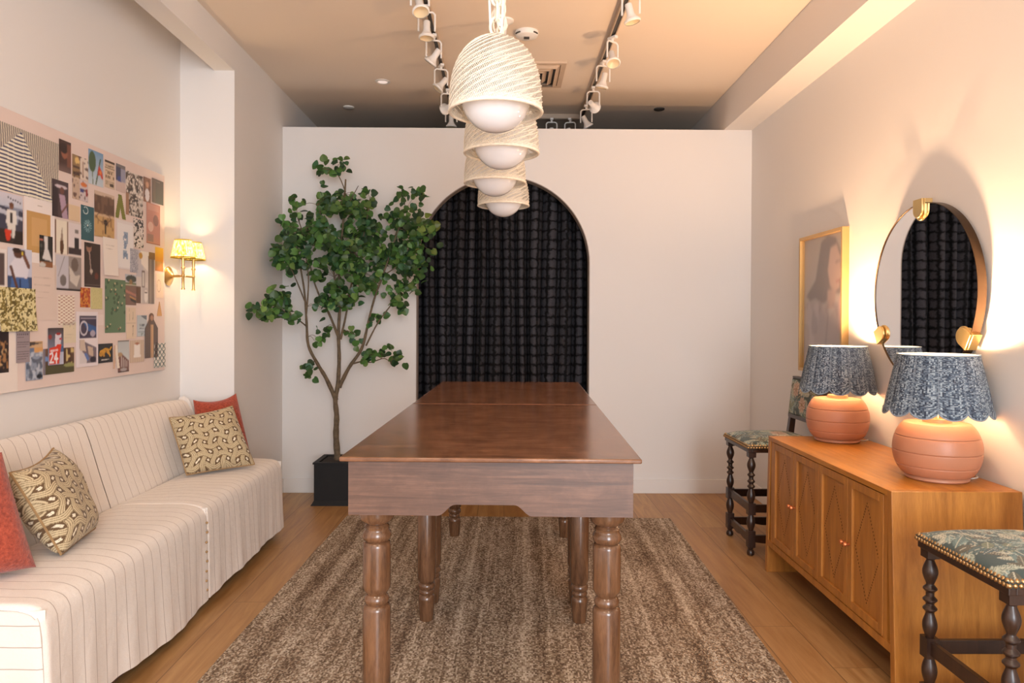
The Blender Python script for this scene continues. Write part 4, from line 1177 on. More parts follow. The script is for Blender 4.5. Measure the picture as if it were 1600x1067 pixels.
def f(a): a.rect(0, .85, 1, 1, (120, 112, 112)).rect(0, .38, .5, .88, (70, 70, 92)).ell(.38, .45, .25, .12, (62, 74, 138)).rect(.5, .4, 1, .86, (150, 148, 168)).rect(0, 0, 1, .36, (204, 180, 172))
S_('photo_print', 'small photo with a blue figure over pale ground', 3.812, 3.905, 2.035, 2.179, (190, 176, 176), f, 1)
def f(a): a.blot(9, 13, .48, (60, 48, 42), 1, 2).blot(14, 20, .60, (120, 100, 88), .8, 5).blot(20, 26, .70, (236, 224, 212), 1, 8).rect(0, 0, .16, .5, (160, 120, 92))
S_('photo_print', 'tall black and white leafy photo near the top right of the board', 3.912, 4.096, 1.924, 2.162, (206, 194, 184), f, 1)
def f(a): a.ell(.5, .3, .32, .26, (216, 208, 210)); a.ell(.5, .72, .2, .12, (196, 150, 120)); a.blot(6, 9, .7, (90, 58, 44), .7, 3)
S_('photo_print', 'small brown photo with a white oval dish', 4.104, 4.187, 2.026, 2.167, (140, 100, 78), f, 1)
def f(a): a.grad((96, 86, 78), (96, 98, 84)); a.put(a.U < .3, (130, 104, 88), .4); a.text(.3, .8, (.9,), (150, 140, 130))
S_('paint_swatch', 'plain dark grey green card in the top right corner of the board', 4.201, 4.341, 2.038, 2.179, (86, 84, 76), f, 2)
def f(a): a.ell(.55, .84, .38, .05, (206, 190, 196)); a.ell(.6, .74, .14, .10, (112, 72, 62)); a.poly([(.42, .62), (.78, .62), (.98, .0), (.62, .0)], (176, 150, 170)); a.rect(0, .0, .35, .8, (56, 44, 48)); a.line((.95, .4), (.6, .15), .006, (120, 80, 70))
S_('photo_print', 'dark photo of a person in a wide hat and lilac dress', 3.270, 3.391, 1.823, 1.992, (78, 62, 66), f, 2)
def f(a): pass
S_('ribbon', 'folded olive green ribbon hanging on the board', 3.808, 3.912, 1.892, 2.019, (122, 122, 46), f, 1, cat='ribbon',
   mask=lambda u, v: (abs(u-(0.42-0.36*(0.85-v))) < .17 and v < .9) or (abs(u-(0.42+0.42*(0.95-v))) < .17), group=None)
def f(a): a.grad((206, 180, 160), (196, 160, 110)); a.rect(0, .52, 1, .92, (96, 70, 56)); a.blot(10, 6, .55, (122, 92, 74), .8, 4, (0, .5, 1, .95)); a.rect(0, 0, 1, .46, (196, 158, 106)); a.blot(12, 9, .66, (146, 108, 70), .8, 6, (0, 0, 1, .46)); a.ell(.55, .34, .10, .07, (44, 34, 30)); a.rect(.50, .08, .58, .34, (70, 50, 40)); a.ring(.45, .44, .34, .10, .07, (110, 80, 60))
S_('photo_print', 'large sepia photo of a dark figure in dry grassland', 3.610, 3.794, 1.772, 2.001, (190, 150, 104), f, 1)
def f(a):
    a.ring(.35, .86, .18, .10, .14, (196, 206, 206)); a.rect(0, .86, .22, 1, (52, 92, 102))
    for k in range(26):
        t_ = k*0.83; a.line((.5+.12*math.cos(t_), .42+.08*math.sin(t_)), (.5+.30*math.cos(t_+.3), .42+.18*math.sin(t_+.3)), .0015, (130, 166, 172))
    a.ell(.5, .44, .05, .03, (220, 226, 222))
S_('illustrated_card', 'teal card with a white crescent moon and wreath', 3.495, 3.605, 1.741, 1.910, (52, 92, 102), f, 1)
def f(a): a.ell(.3, .42, .2, .12, (214, 176, 160)); a.ell(.68, .6, .2, .14, (146, 106, 96)); a.rect(.1, .82, .9, .97, (196, 146, 130)); a.rect(.05, .05, .5, .24, (150, 118, 108)); a.rect(.0, .0, 1, .03, (150, 90, 76))
S_('patterned_sheet', 'dusty pink sheet with circles and a brown shape', 4.137, 4.301, 1.793, 2.028, (190, 132, 116), f, 1)
def f(a):
    a.grad((212, 206, 216), (190, 196, 210), (0, .72, 1, 1)); a.rect(0, .0, 1, .72, (66, 66, 84)); a.blot(8, 5, .62, (150, 156, 176), .8, 3, (0, .4, 1, .75)); a.rect(.0, 0, 1, .28, (48, 38, 36)); a.poly([(0, .68), (1, .56), (1, .50), (0, .58)], (188, 190, 204))
    person(a, .52, .12, .82, .38, (132, 88, 66), (110, 70, 50), (226, 220, 214), (222, 216, 208)); a.rect(.46, .42, .56, .62, (40, 30, 32)); a.poly([(.22, .26), (.52, .28), (.46, .06), (.32, .04)], (204, 60, 36))
    for q in range(6): a.rect(.36+q*.10, .90-q*.012, .41+q*.10, .935-q*.012, (40, 40, 56))
S_('magazine_page', 'magazine cover of a person in white with a red bag', 2.923, 3.070, 1.668, 1.873, (200, 200, 212), f, 2)
def f(a): a.rect(.08, .16, .86, .78, (200, 156, 96)); a.rect(.24, .26, .74, .70, (208, 166, 112)); a.rect(.42, .88, .58, .89, (190, 176, 166))
S_('art_sheet', 'white sheet with a tan rectangle printed in the middle', 3.080, 3.290, 1.600, 1.884, (236, 226, 222), f, 1)
S_('paper_sheet', 'small blank beige paper left of the teal moon card', 3.399, 3.485, 1.822, 1.896, (222, 194, 160), lambda a: None, 1)
def f(a):
    a.rect(.02, .52, .44, .98, (232, 222, 204)).rect(.0, .52, .05, .98, (120, 84, 66)).rect(.44, .52, .49, .98, (110, 70, 50)).ell(.25, .62, .07, .12, (96, 66, 48)).poly([(.2, .7), (.3, .7), (.26, .9)], (150, 126, 110))
    a.rect(.5, .52, 1, .98, (222, 210, 210)).rect(.72, .62, .9, .78, (52, 46, 50)).rect(.74, .84, .88, .90, (130, 120, 116)).rect(.5, .53, 1, .62, (66, 54, 58))
    a.rect(.02, .03, .5, .49, (196, 192, 200)).line((.35, .48), (.12, .2), .002, (110, 100, 96)).ell(.3, .14, .12, .08, (120, 112, 110)).rect(.5, .03, 1, .49, (150, 140, 136)).poly([(.52, .36), (.76, .22), (.96, .24), (.82, .06), (.56, .14)], (206, 196, 186)).ell(.74, .38, .14, .10, (110, 96, 90)).rect(0, 0, 1, .03, (60, 48, 48))
S_('photo_print', 'four interior photos with arches and a draped chair printed as a grid', 3.291, 3.497, 1.489, 1.816, (216, 200, 190), f, 1)
def f(a): a.blot(7, 11, .5, (44, 36, 34), 1, 2).blot(11, 17, .62, (226, 214, 206), 1, 6)
S_('fabric_swatch', 'narrow black and cream floral swatch', 3.992, 4.101, 1.753, 1.914, (206, 194, 186), f, 2)
def f(a):
    a.rect(.06, .04, .94, .94, (232, 226, 224))
    for v in (.68, .50, .30): a.blot(8, 16, .45, (120, 146, 176), .8, int(v*10), (.36, v-.09, .66, v+.09)); a.ell(.5, v, .09, .05, (92, 122, 160), .8)
S_('illustrated_card', 'white card with blue watercolour blooms', 3.817, 3.992, 1.625, 1.885, (226, 216, 214), f, 1)
def f(a): a.ell(.28, .88, .16, .10, (150, 110, 92)); a.ell(.27, .95, .17, .06, (52, 38, 36)); a.line((.3, .8), (.42, .3), .004, (176, 150, 140)); a.ell(.42, .36, .09, .05, (190, 176, 166)); a.ell(.75, .26, .12, .08, (130, 66, 50), .7); a.rect(.02, .04, .98, .06, (110, 96, 92))
S_('photo_print', 'dark brown photo of a necklace hanging on a figure', 3.523, 3.662, 1.514, 1.732, (66, 52, 50), f, 1)
S_('paper_note', 'white paper note with faint lines right of the dark necklace photo', 3.685, 3.821, 1.582, 1.777, (238, 226, 216), lambda a: a.text(.2, .8, (.8, .7), (190, 176, 166)), 2, curl=0.008)
def f(a): a.poly([(.32, 1), (.62, 1), (.62, .6), (.95, .2), (.2, .25), (.4, .6)], (220, 216, 214)); a.rect(0, 0, 1, .16, (146, 98, 66)); a.ell(.2, .06, .25, .08, (200, 196, 190)); a.blot(8, 12, .66, (110, 106, 96), .6, 4, (0, .2, .3, .9)); a.rect(0, .84, .25, .88, (196, 120, 100))
S_('photo_print', 'narrow dark photo of a long white gown', 3.179, 3.271, 1.587, 1.726, (50, 46, 44), f, 3)
def f(a):
    a.grad((206, 206, 220), (196, 196, 214)); a.rect(0, 0, 1, .34, (60, 76, 110)); a.ell(.42, .88, .19, .12, (96, 64, 54)); a.ell(.36, .95, .18, .06, (50, 34, 32)); a.poly([(.1, .62), (.3, .78), (.6, .78), (.88, .58), (.8, .32), (.28, .32)], (222, 218, 228)); a.line((.62, .9), (.86, .6), .010, (112, 72, 58)); a.ell(.62, .92, .10, .06, (70, 46, 50)); a.rect(.56, .86, .62, .92, (214, 190, 70))
    a.poly([(.1, 0), (.14, .30), (.5, .34), (.84, .30), (.9, 0)], (72, 104, 160)); a.line((.12, .55), (.36, .1), .008, (100, 66, 54)); a.line((.5, .02), (.5, .28), .004, (40, 56, 96))
S_('photo_print', 'photo of a seated person in a white shirt and blue jeans', 2.977, 3.128, 1.471, 1.652, (206, 206, 220), f, 2)
S_('photo_print', 'partial dark framed print cut by the left edge of the view', 2.922, 2.972, 1.486, 1.640, (232, 220, 214), lambda a: a.rect(0, .04, .72, .9, (90, 74, 74)), 1)
S_('paper_sheet', 'large pale sheet of faint text below the white gown photo', 3.128, 3.302, 1.349, 1.600, (222, 202, 190), lambda a: a.text(.1, .8, (.75, .62, .5, .4), (204, 184, 172)), 1)
def f(a): a.blot(14, 12, .44, (132, 116, 60), 1, 2).blot(22, 20, .62, (96, 82, 44), .9, 7).blot(30, 28, .62, (226, 214, 164), .9, 9)
S_('fabric_swatch', 'olive cloth swatch covered in cream blossoms', 2.922, 3.152, 1.303, 1.486, (214, 200, 146), f, 2, curl=0.01)
def f(a):
    a.rect(.0, .5, .35, 1, (196, 190, 194)).poly([(.2, 1), (.72, 1), (.66, .60), (.25, .75)], (236, 226, 216)).ell(.22, .9, .10, .06, (190, 140, 60)).rect(.62, 0, .96, .92, (112, 100, 94)).rect(.70, 0, .80, .86, (140, 126, 118)).rect(.66, .86, 1, 1, (120, 86, 56))
    a.rect(.28, .30, .44, .62, (120, 104, 98)).rect(.31, .33, .41, .59, (206, 200, 194)).rect(0, 0, .22, .32, (96, 64, 46)).rect(.30, 0, .6, .30, (190, 180, 178)).ell(.5, .14, .10, .12, (224, 216, 212)).rect(.43, .20, .57, .22, (70, 60, 60)).rect(.46, .4, .54, .6, (200, 190, 184))
S_('photo_print', 'tall photo of a pale hallway with framed pictures and drapes', 4.023, 4.237, 1.445, 1.743, (210, 200, 194), f, 1)
S_('fabric_swatch', 'flecked blue grey swatch left of the hallway photo', 3.954, 4.040, 1.613, 1.744, (168, 166, 176), lambda a: a.blot(14, 20, .62, (196, 194, 200), .8, 2).blot(16, 24, .72, (120, 122, 140), .8, 5), 2)
def f(a): a.grad((236, 190, 60), (226, 150, 40), (0, .42, 1, 1)); a.grad((226, 176, 90), (196, 120, 60), (0, 0, 1, .42)); a.put((a.V < .40) & (np.sin(a.U*60) > .3), (150, 96, 50), .6)
S_('photo_print', 'photo of a yellow pleated lampshade at the right edge of the board', 4.241, 4.341, 1.641, 1.781, (226, 170, 60), f, 1)
S_('paper_note', 'cream card with a faint drawing at the right edge of the board', 4.251, 4.338, 1.481, 1.625, (232, 208, 186), lambda a: a.ring(.4, .5, .25, .25, .10, (200, 172, 150)), 1)
def f(a): a.rect(0, .66, 1, 1, (190, 190, 196)).ell(.55, .86, .5, .12, (70, 74, 70)).rect(0, .62, 1, .74, (96, 112, 76)).ell(.5, .74, .15, .10, (140, 110, 70)).rect(0, 0, 1, .62, (126, 96, 84)).poly([(0, .5), (1, .36), (1, .28), (0, .42)], (176, 120, 104)).poly([(.4, .26), (1, .16), (1, .06), (.5, .14)], (56, 48, 48)).poly([(.4, .30), (1, .20), (1, .16), (.4, .26)], (206, 150, 84)).rect(0, .64, 1, .66, (226, 210, 196))
S_('photo_print', 'small photo of rowing boats below trees', 3.904, 4.020, 1.432, 1.600, (140, 130, 120), f, 1)
def f(a):
    for k in range(26):
        u, v = a.r.rand(), a.r.rand(); a.ell(u, v, .06, .035, (62, 84, 62), .8)
        if k % 2: a.ell(min(.95, u+.04), v+.03, .035, .018, (206, 186, 150), .9)
        if k % 7 == 0: a.ell(u-.05, v+.01, .03, .016, (176, 110, 84), .9)
S_('wallpaper_sample', 'large green wallpaper sample with small flowers', 3.703, 3.904, 1.284, 1.564, (98, 124, 94), f, 2)
S_('fabric_swatch', 'plain yellow green swatch left of the green wallpaper sample', 3.579, 3.680, 1.405, 1.512, (206, 196, 140), lambda a: a.blot(20, 20, .6, (196, 186, 130), .7, 2), 1)
S_('fabric_swatch', 'small rust and gold patterned swatch', 3.488, 3.572, 1.412, 1.508, (186, 84, 48), lambda a: a.blot(8, 9, .52, (214, 146, 66), .9, 2).blot(12, 12, .7, (150, 50, 36), .8, 5), 1)
def f(a):
    x = (a.U*7) % 1; yk = ((a.V*9)+(np.floor(a.U*7) % 2)*.5) % 1; d = np.hypot(x-.5, (yk-.55)*1.1)
    a.put((np.abs(d-.36) < .09) & (yk < .62), (146, 60, 54)); a.put((np.abs(d-.22) < .06) & (yk < .5), (176, 120, 100), .7)
S_('wallpaper_sample', 'cream sample with rows of red scallops', 3.314, 3.441, 1.326, 1.466, (236, 222, 204), f, 1, cell=0.0025)
def f(a):
    a.rect(.14, .52, .92, .93, (72, 62, 82)).poly([(.3, .82), (.92, .72), (.92, .58), (.5, .66)], (62, 96, 150)).ring(.34, .70, .16, .12, .14, (206, 198, 206)).ell(.75, .6, .12, .06, (170, 160, 176)).rect(.2, .87, .92, .89, (160, 150, 160))
    a.poly([(.14, .50), (.92, .34), (.92, .06), (.14, .06)], (120, 106, 116)).poly([(.14, .34), (.5, .16), (.46, .06), (.14, .06)], (216, 206, 206)).poly([(.16, .5), (.36, .5), (.44, .28), (.16, .3)], (206, 186, 170)).poly([(.5, .38), (.76, .34), (.78, .16), (.56, .22)], (200, 176, 156)).poly([(.34, .24), (.48, .24), (.6, .14), (.5, .10)], (96, 120, 176)).ell(.76, .12, .14, .06, (50, 42, 56))
S_('photo_print', 'white bordered photos of a vintage car dashboard', 3.451, 3.636, 1.122, 1.391, (232, 220, 222), f, 3, cell=0.003)
S_('paper_sheet', 'faded cream paper with a small pencil sketch', 3.348, 3.490, 1.242, 1.340, (222, 206, 180), lambda a: a.blot(10, 6, .6, (170, 166, 130), .6, 3, (.3, .7, .9, 1)).text(.1, .6, (.4, .25), (200, 184, 160)), 1)
S_('paper_note', 'small white note between the car photos and the green sample', 3.640, 3.692, 1.324, 1.378, (232, 214, 206), lambda a: None, 1)
S_('paper_sheet', 'cream sheet with two thin plant sketches', 3.916, 4.015, 1.247, 1.419, (222, 200, 176), lambda a: a.line((.3, .95), (.35, .55), .0015, (176, 160, 130)).line((.7, .85), (.68, .6), .002, (150, 140, 110)).line((.7, .38), (.68, .08), .002, (140, 120, 96)).ell(.7, .40, .05, .04, (130, 112, 86)).rect(.0, .49, 1, .50, (196, 176, 156)), 1)
S_('printed_card', 'blue grey card with dark script lettering', 4.031, 4.142, 1.258, 1.377, (182, 190, 196), lambda a: a.poly([(.3, 1), (.95, 1), (.95, .78), (.7, .84)], (96, 104, 116)).text(.2, .8, (.56, .50, .40, .36), (66, 74, 88)).rect(.1, .2, .95, .22, (130, 140, 150)).blot(9, 6, .6, (120, 136, 136), .7, 2, (0, 0, 1, .16)), 1)
def f(a): a.ell(.5, .93, .17, .08, (110, 74, 52)); a.ell(.52, .89, .10, .06, (176, 130, 100)); a.poly([(.3, .8), (.32, .95), (.42, .8), (.40, .62)], (104, 70, 48)); a.rect(.44, 0, .62, .74, (196, 156, 116)); a.line((.5, .74), (.5, .02), .002, (170, 130, 96))
S_('cut_out_photo', 'cut-out photo of a long haired figure in a brown coat', 4.108, 4.276, 1.131, 1.390, (96, 76, 68), f, 3,
   mask=lambda u, v: (abs(u-.5) < .16+ (0.30*min(1, max(0, (.86-v)/.2)) if v < .86 else 0)) and (v < .93 or ((u-.5)/.18)**2+((v-.9)/.1)**2 < 1))
def f(a): x = (a.U*3) % 1; yk = (a.V*4) % 1; a.put(np.abs(np.abs(x-.5)-np.abs(yk-.5)) < .12, (92, 108, 104)); a.put(np.hypot(x-.5, yk-.5) < .14, (66, 84, 84)); a.put((np.abs(x-.5) < .05) & (np.sin(yk*20) > 0), (80, 96, 94))
S_('tile_sample', 'grey and cream geometric pattern sample in the lower right corner', 4.223, 4.365, 1.068, 1.212, (222, 214, 202), f, 3, cell=0.0025)
S_('triangle_card', 'tan triangular pennant card near the right edge', 4.265, 4.323, 1.374, 1.460, (206, 156, 96), lambda a: None, 1, mask=lambda u, v: abs(u-.5) < .5*(1-v)+.05, group=None)
S_('mounting_sheet', 'white mounting sheet in the lower left corner of the board', 2.890, 3.037, 1.051, 1.306, (236, 222, 212), lambda a: None, 1)
S_('photo_print', 'dark photo with golden flowers on the white mounting sheet', 2.890, 2.981, 1.135, 1.306, (46, 36, 38), lambda a: a.blot(9, 16, .58, (170, 124, 80), .9, 3, (.3, .1, 1, .75)).blot(12, 20, .72, (216, 180, 130), .9, 6, (.4, .1, 1, .7)), 2)
def f(a):
    for q in range(6): a.rect(.06+q*.145, .80, .06+q*.145+.10, .87, (112, 98, 104))
    a.text(.06, .70, (.745,), (96, 82, 88)); a.text(.06, .98, (.60, .53, .46), (98, 84, 90)); a.text(.06, .96, (.32, .25, .18, .11), (98, 84, 90))
S_('text_card', 'mauve grey card printed with lines of dark text', 3.024, 3.110, 1.170, 1.313, (156, 142, 146), f, 4, cell=0.002)
def f(a): a.rect(0, .82, 1, 1, (206, 170, 130)).poly([(0, 1), (1, .96), (0, .86)], (70, 62, 62)).rect(0, .70, .5, .84, (110, 124, 150)).rect(.5, .7, 1, .84, (214, 160, 100)).rect(0, 0, 1, .7, (142, 152, 172)).blot(8, 14, .58, (196, 200, 210), .8, 3, (0, 0, 1, .72)).blot(9, 12, .64, (62, 72, 92), .8, 6, (0, 0, 1, .6)).rect(.42, .50, .95, .54, (96, 100, 116)).ell(.8, .08, .2, .06, (40, 44, 52))
S_('photo_print', 'photo of crumpled pale denim under an orange strip', 3.087, 3.199, 1.089, 1.257, (150, 160, 180), f, 3)
def f(a): a.grad((110, 78, 62), (70, 56, 40)); a.rect(0, .0, 1, .34, (84, 78, 52)); a.rect(.55, .35, .9, .95, (84, 54, 40)); a.blot(12, 8, .56, (214, 190, 130), .9, 3, (.72, .3, 1, 1)); a.ell(.85, .3, .2, .08, (150, 150, 96)); a.ell(.08, .60, .07, .10, (110, 140, 190)); a.rect(0, 0, .05, 1, (130, 120, 130))
S_('photo_print', 'dark photo of a shady garden wall with pale flowers', 3.207, 3.435, 1.105, 1.221, (90, 70, 56), f, 2)
def f(a):
    a.grad((74, 60, 60), (150, 160, 186)); a.ell(.12, .76, .12, .07, (140, 60, 58)); a.poly([(.45, .84), (.85, .84), (.8, .46), (.42, .46)], (216, 206, 216)); a.ell(.66, .84, .14, .04, (160, 40, 40)); a.ell(.8, .70, .10, .03, (190, 60, 80)); a.rect(.75, .0, 1, .34, (186, 188, 206)); a.rect(.78, .34, 1, .5, (80, 100, 140))
    a.poly([(.06, .02), (.08, .46), (.5, .50), (.6, .56), (.86, .56), (.78, .34), (.70, .02)], (216, 62, 36))
    for q in range(4): a.ring(.19+q*.125, .385+.004*q, .045, .022, .45, (238, 212, 214))
    a.line((.12, .30), (.26, .33), .0045, (238, 228, 232)).line((.26, .33), (.29, .24), .005, (238, 228, 232)).line((.29, .24), (.12, .07), .005, (238, 228, 232)).line((.12, .07), (.34, .07), .0045, (238, 228, 232))
    a.line((.52, .31), (.40, .17), .0045, (238, 228, 232)).line((.40, .16), (.62, .16), .0045, (238, 228, 232)).line((.53, .31), (.53, .05), .005, (238, 228, 232))
S_('photo_print', 'photo of a person holding up a red numbered jersey', 3.238, 3.351, 1.146, 1.314, (90, 76, 78), f, 3, cell=0.0022)
def f(a):
    g = (206, 150, 48); a.ell(.28, .56, .20, .13, g).ell(.52, .66, .22, .12, g).ell(.18, .46, .13, .12, (190, 136, 46)).poly([(.55, .70), (.75, .62), (.86, .34), (.80, .26), (.74, .38), (.56, .52)], g).poly([(.70, .66), (.88, .84), (.96, .80), (.84, .62)], g).poly([(.26, .5), (.34, .3), (.46, .34), (.40, .52)], (196, 140, 50)).blot(16, 12, .74, (120, 84, 40), .7, 2, (.1, .3, .8, .8))
    a.text(.2, .75, (.18, .15), (216, 206, 196))
S_('illustrated_card', 'black card with a golden prowling big cat', 3.642, 3.775, 1.131, 1.229, (44, 42, 46), f, 2, cell=0.0025)
S_('paper_strips', 'two narrow cream paper strips hanging from one pin', 3.776, 3.842, 1.094, 1.217, (238, 224, 208), lambda a: a.put(a.U < .38, (212, 176, 150)), 3, group=None,
   mask=lambda u, v: abs(u-(.42+.40*(1-v))) < .19 or (abs(u-(.30-.14*(1-v))) < .13))
def f(a): a.grad((186, 190, 192), (204, 208, 208), (0, .2, 1, 1)); a.rect(0, .96, 1, 1, (120, 106, 96)); a.poly([(0, .62), (.3, .60), (1, .34), (1, 0), (0, 0)], (122, 84, 76)); [a.rect(.28+q*.16, .16, .34+q*.16, .50-q*.05, (206, 196, 190)) for q in range(4)]; a.ell(.2, .56, .2, .07, (176, 146, 112)); a.ell(.5, .08, .3, .05, (176, 166, 166)); a.rect(0, 0, 1, .03, (70, 52, 50))
S_('photo_print', 'photo of a row of columns under a pale sky', 3.828, 3.941, 1.070, 1.240, (190, 192, 194), f, 2)
def f(a): a.put(np.sin(a.U*40) > .4, (190, 166, 146), .6); a.rect(.3, .22, .72, .82, (240, 230, 222)); a.ell(.32, .28, .08, .06, (240, 230, 222)).ell(.70, .28, .08, .06, (240, 230, 222)); a.ell(.5, .84, .16, .05, (170, 110, 80))
S_('photo_print', 'beige photo of a white tag shape beside the columns photo', 3.953, 4.107, 1.114, 1.238, (208, 184, 162), f, 1)

# ------------------------------------------------------------------ framed portrait on the right wall
fr = thing('framed_picture', 'tall gold framed portrait of a dark haired person on the right wall', 'picture', (RX(4.28), 4.28, 1.045), rad(-0.63))
fw2, fh2, fd, ft = 0.605, 0.845, 0.040, 0.020
M_GOLDF = mat('gilt_frame', rgb(198, 160, 104), 0.38, 0.5, 0.06)
fm = MB()
fm.box(-fd, 0, -fw2/2, -fw2/2+ft, 0, fh2).box(-fd, 0, fw2/2-ft, fw2/2, 0, fh2).box(-fd, 0, -fw2/2+ft, fw2/2-ft, 0, ft).box(-fd, 0, -fw2/2+ft, fw2/2-ft, fh2-ft, fh2)
fm.build('frame', M_GOLDF, fr, smooth=0, bevel=0.002)
art = Art(fw2-2*ft, fh2-2*ft, (176, 164, 156), 3, 0.006)
art.grad((168, 154, 142), (184, 176, 176))
# u runs left to right as seen (far end on the left)
art.poly([(.44, .96), (.60, 1.0), (.78, .97), (.90, .86), (.95, .60), (.86, .56), (.74, .58), (.55, .50), (.22, .50), (.06, .56), (.30, .68), (.38, .84)], (118, 106, 102))
art.poly([(.66, .90), (.80, .92), (.90, .82), (.90, .74), (.93, .70), (.88, .66), (.88, .61), (.78, .58), (.66, .62), (.60, .74)], (184, 156, 144))
art.poly([(.60, .60), (.80, .60), (.76, .46), (.60, .46)], (172, 146, 136)); art.line((.78, .79), (.88, .80), .005, (116, 98, 94)); art.line((.80, .65), (.88, .66), .005, (150, 88, 84)); art.line((.89, .77), (.92, .71), .004, (150, 112, 100))
art.poly([(.0, .50), (.30, .54), (.56, .48), (.66, .40), (.80, .48), (1, .54), (1, 0), (0, 0)], (166, 152, 150)); art.blot(9, 5, .56, (184, 172, 172), .7, 3, (0, 0, 1, .5)); art.blot(12, 6, .66, (140, 124, 124), .6, 8, (0, 0, 1, .5)); art.line((.62, .42), (.52, .02), .006, (134, 118, 118)); art.rect(.86, .3, 1, .54, (196, 150, 146), .6)
art.blur(6)
pv = []; pf = []
for j in range(art.ny):
    for i in range(art.nx): pv.append((-0.012, (fw2/2-ft)-(fw2-2*ft)*i/(art.nx-1), ft+(fh2-2*ft)*j/(art.ny-1)))
for j in range(art.ny-1):
    for i in range(art.nx-1): pf.append((j*art.nx+i, j*art.nx+i+1, (j+1)*art.nx+i+1, (j+1)*art.nx+i))
po = MB().add(pv, pf).build('portrait_print', M_PRINT, fr, smooth=0, recalc=False)
c_ = np.clip(art.c.reshape(-1, 3), 0, 1); vcolor(po.data, np.c_[c_, np.ones(len(c_))])
MB().box(-0.011, 0.0, -fw2/2+ft, fw2/2-ft, ft, fh2-ft).build('backing_board', M_LINING, fr, smooth=0)
M_GLASS = NT('picture_glass'); gt = M_GLASS; tr_ = gt.node('ShaderNodeBsdfTransparent'); gl = gt.node('ShaderNodeBsdfGlossy'); gl.inputs['Roughness'].default_value = 0.02
fn_ = gt.node('ShaderNodeLayerWeight'); fn_.inputs[0].default_value = 0.5; fo_ = gt.math('ADD', 0.04, gt.math('MULTIPLY', gt.math('POWER', fn_.outputs[1], 5.0), 0.5)); mx_ = gt.node('ShaderNodeMixShader')
gt.t.links.new(fo_, mx_.inputs[0]); gt.t.links.new(tr_.outputs[0], mx_.inputs[1]); gt.t.links.new(gl.outputs[0], mx_.inputs[2]); gt.t.links.new(mx_.outputs[0], gt.out.inputs[0])
MB().box(-0.024, -0.021, -fw2/2+ft, fw2/2-ft, ft, fh2-ft).build('glass_pane', gt.m, fr, smooth=0)

# ------------------------------------------------------------------ wall sconce
sc = thing('wall_sconce', 'brass twin arm wall sconce with two lit pleated yellow shades', 'wall lamp', (LX(4.44), 4.44, 1.62))
Rx = Matrix.Rotation(rad(90), 4, 'Y')
MB().lathe([(0.0, 0.0), (0.058, 0.0), (0.060, 0.006), (0.052, 0.012), (0.030, 0.018), (0.014, 0.034), (0.0, 0.036)], 32, cap=False, M=Rx).build('wall_plate', M_BRASS, sc)
MB().tube([(0.02, 0, 0), (0.075, 0, 0)], 0.008, 10).build('arm', M_BRASS, sc)
for s in (-1, 1):
    MB().tube([(0.07, 0, 0), (0.118, s*0.035, 0.0), (0.126, s*0.072, 0.0)], 0.006, 10).build('arm', M_BRASS, sc)
    cyl = MB().lathe([(0.0, -0.085), (0.011, -0.085), (0.011, -0.078), (0.0075, -0.074), (0.0075, -0.006), (0.010, -0.002), (0.010, 0.006), (0.0075, 0.010), (0.0075, 0.040), (0.013, 0.045), (0.013, 0.052), (0.008, 0.055), (0.008, 0.105), (0.0, 0.105)], 16, (0.126, s*0.072, 0), cap=False)
    cyl.build('candle_stem', M_BRASS, sc)
t = NT('pleated_yellow_shade'); q = t.sep(t.coord('UV'))
pl_n = t.noise(t.mapping(t.coord('UV'), (26, 3, 1)), 1.0, 3, 0.6, 1.0)
pc = t.ramp(pl_n, [(0.36, rgb(150, 120, 30)), (0.48, rgb(236, 214, 120)), (0.62, rgb(250, 238, 190))])
bd = t.math('MAXIMUM', t.math('LESS_THAN', q[1], 0.07), t.math('GREATER_THAN', q[1], 0.94))
pc = t.mix(bd, pc, rgb(120, 100, 30))
t.set(Base_Color=pc, Roughness=0.9, Emission_Color=pc, Emission_Strength=0.0)
t.bump(t.math('SINE', t.math('MULTIPLY', q[0], 2*PI*40)), 0.4, 0.003)
tl = t.node('ShaderNodeBsdfTranslucent'); t.put(tl.inputs[0], pc); mx = t.node('ShaderNodeMixShader'); mx.inputs[0].default_value = 0.65
t.t.links.new(t.b.outputs[0], mx.inputs[1]); t.t.links.new(tl.outputs[0], mx.inputs[2]); t.t.links.new(mx.outputs[0], t.out.inputs[0])
M_PLEAT = t.m
for s in (-1, 1):
    ce = (0.126, s*0.072, 0)
    def SS(u, v):
        a = 2*PI*u; r_ = 0.070-0.024*v+0.0012*math.cos(a*40)
        return (ce[0]+r_*math.cos(a), ce[1]+r_*math.sin(a), 0.105+0.112*v)
    MB().grid(SS, 160, 10, closed_u=True).build('pleated_shade', M_PLEAT, sc, smooth=80, recalc=False)
    MB().sphere((ce[0], ce[1], 0.150), 0.016, 16, 10, (1, 1, 1.5)).build('bulb', M_BULB, sc)
    point_light('sconce_bulb_light', (ce[0], ce[1], 0.155), SCONCE_W, (1.0, 0.68, 0.36), 0.018, sc)

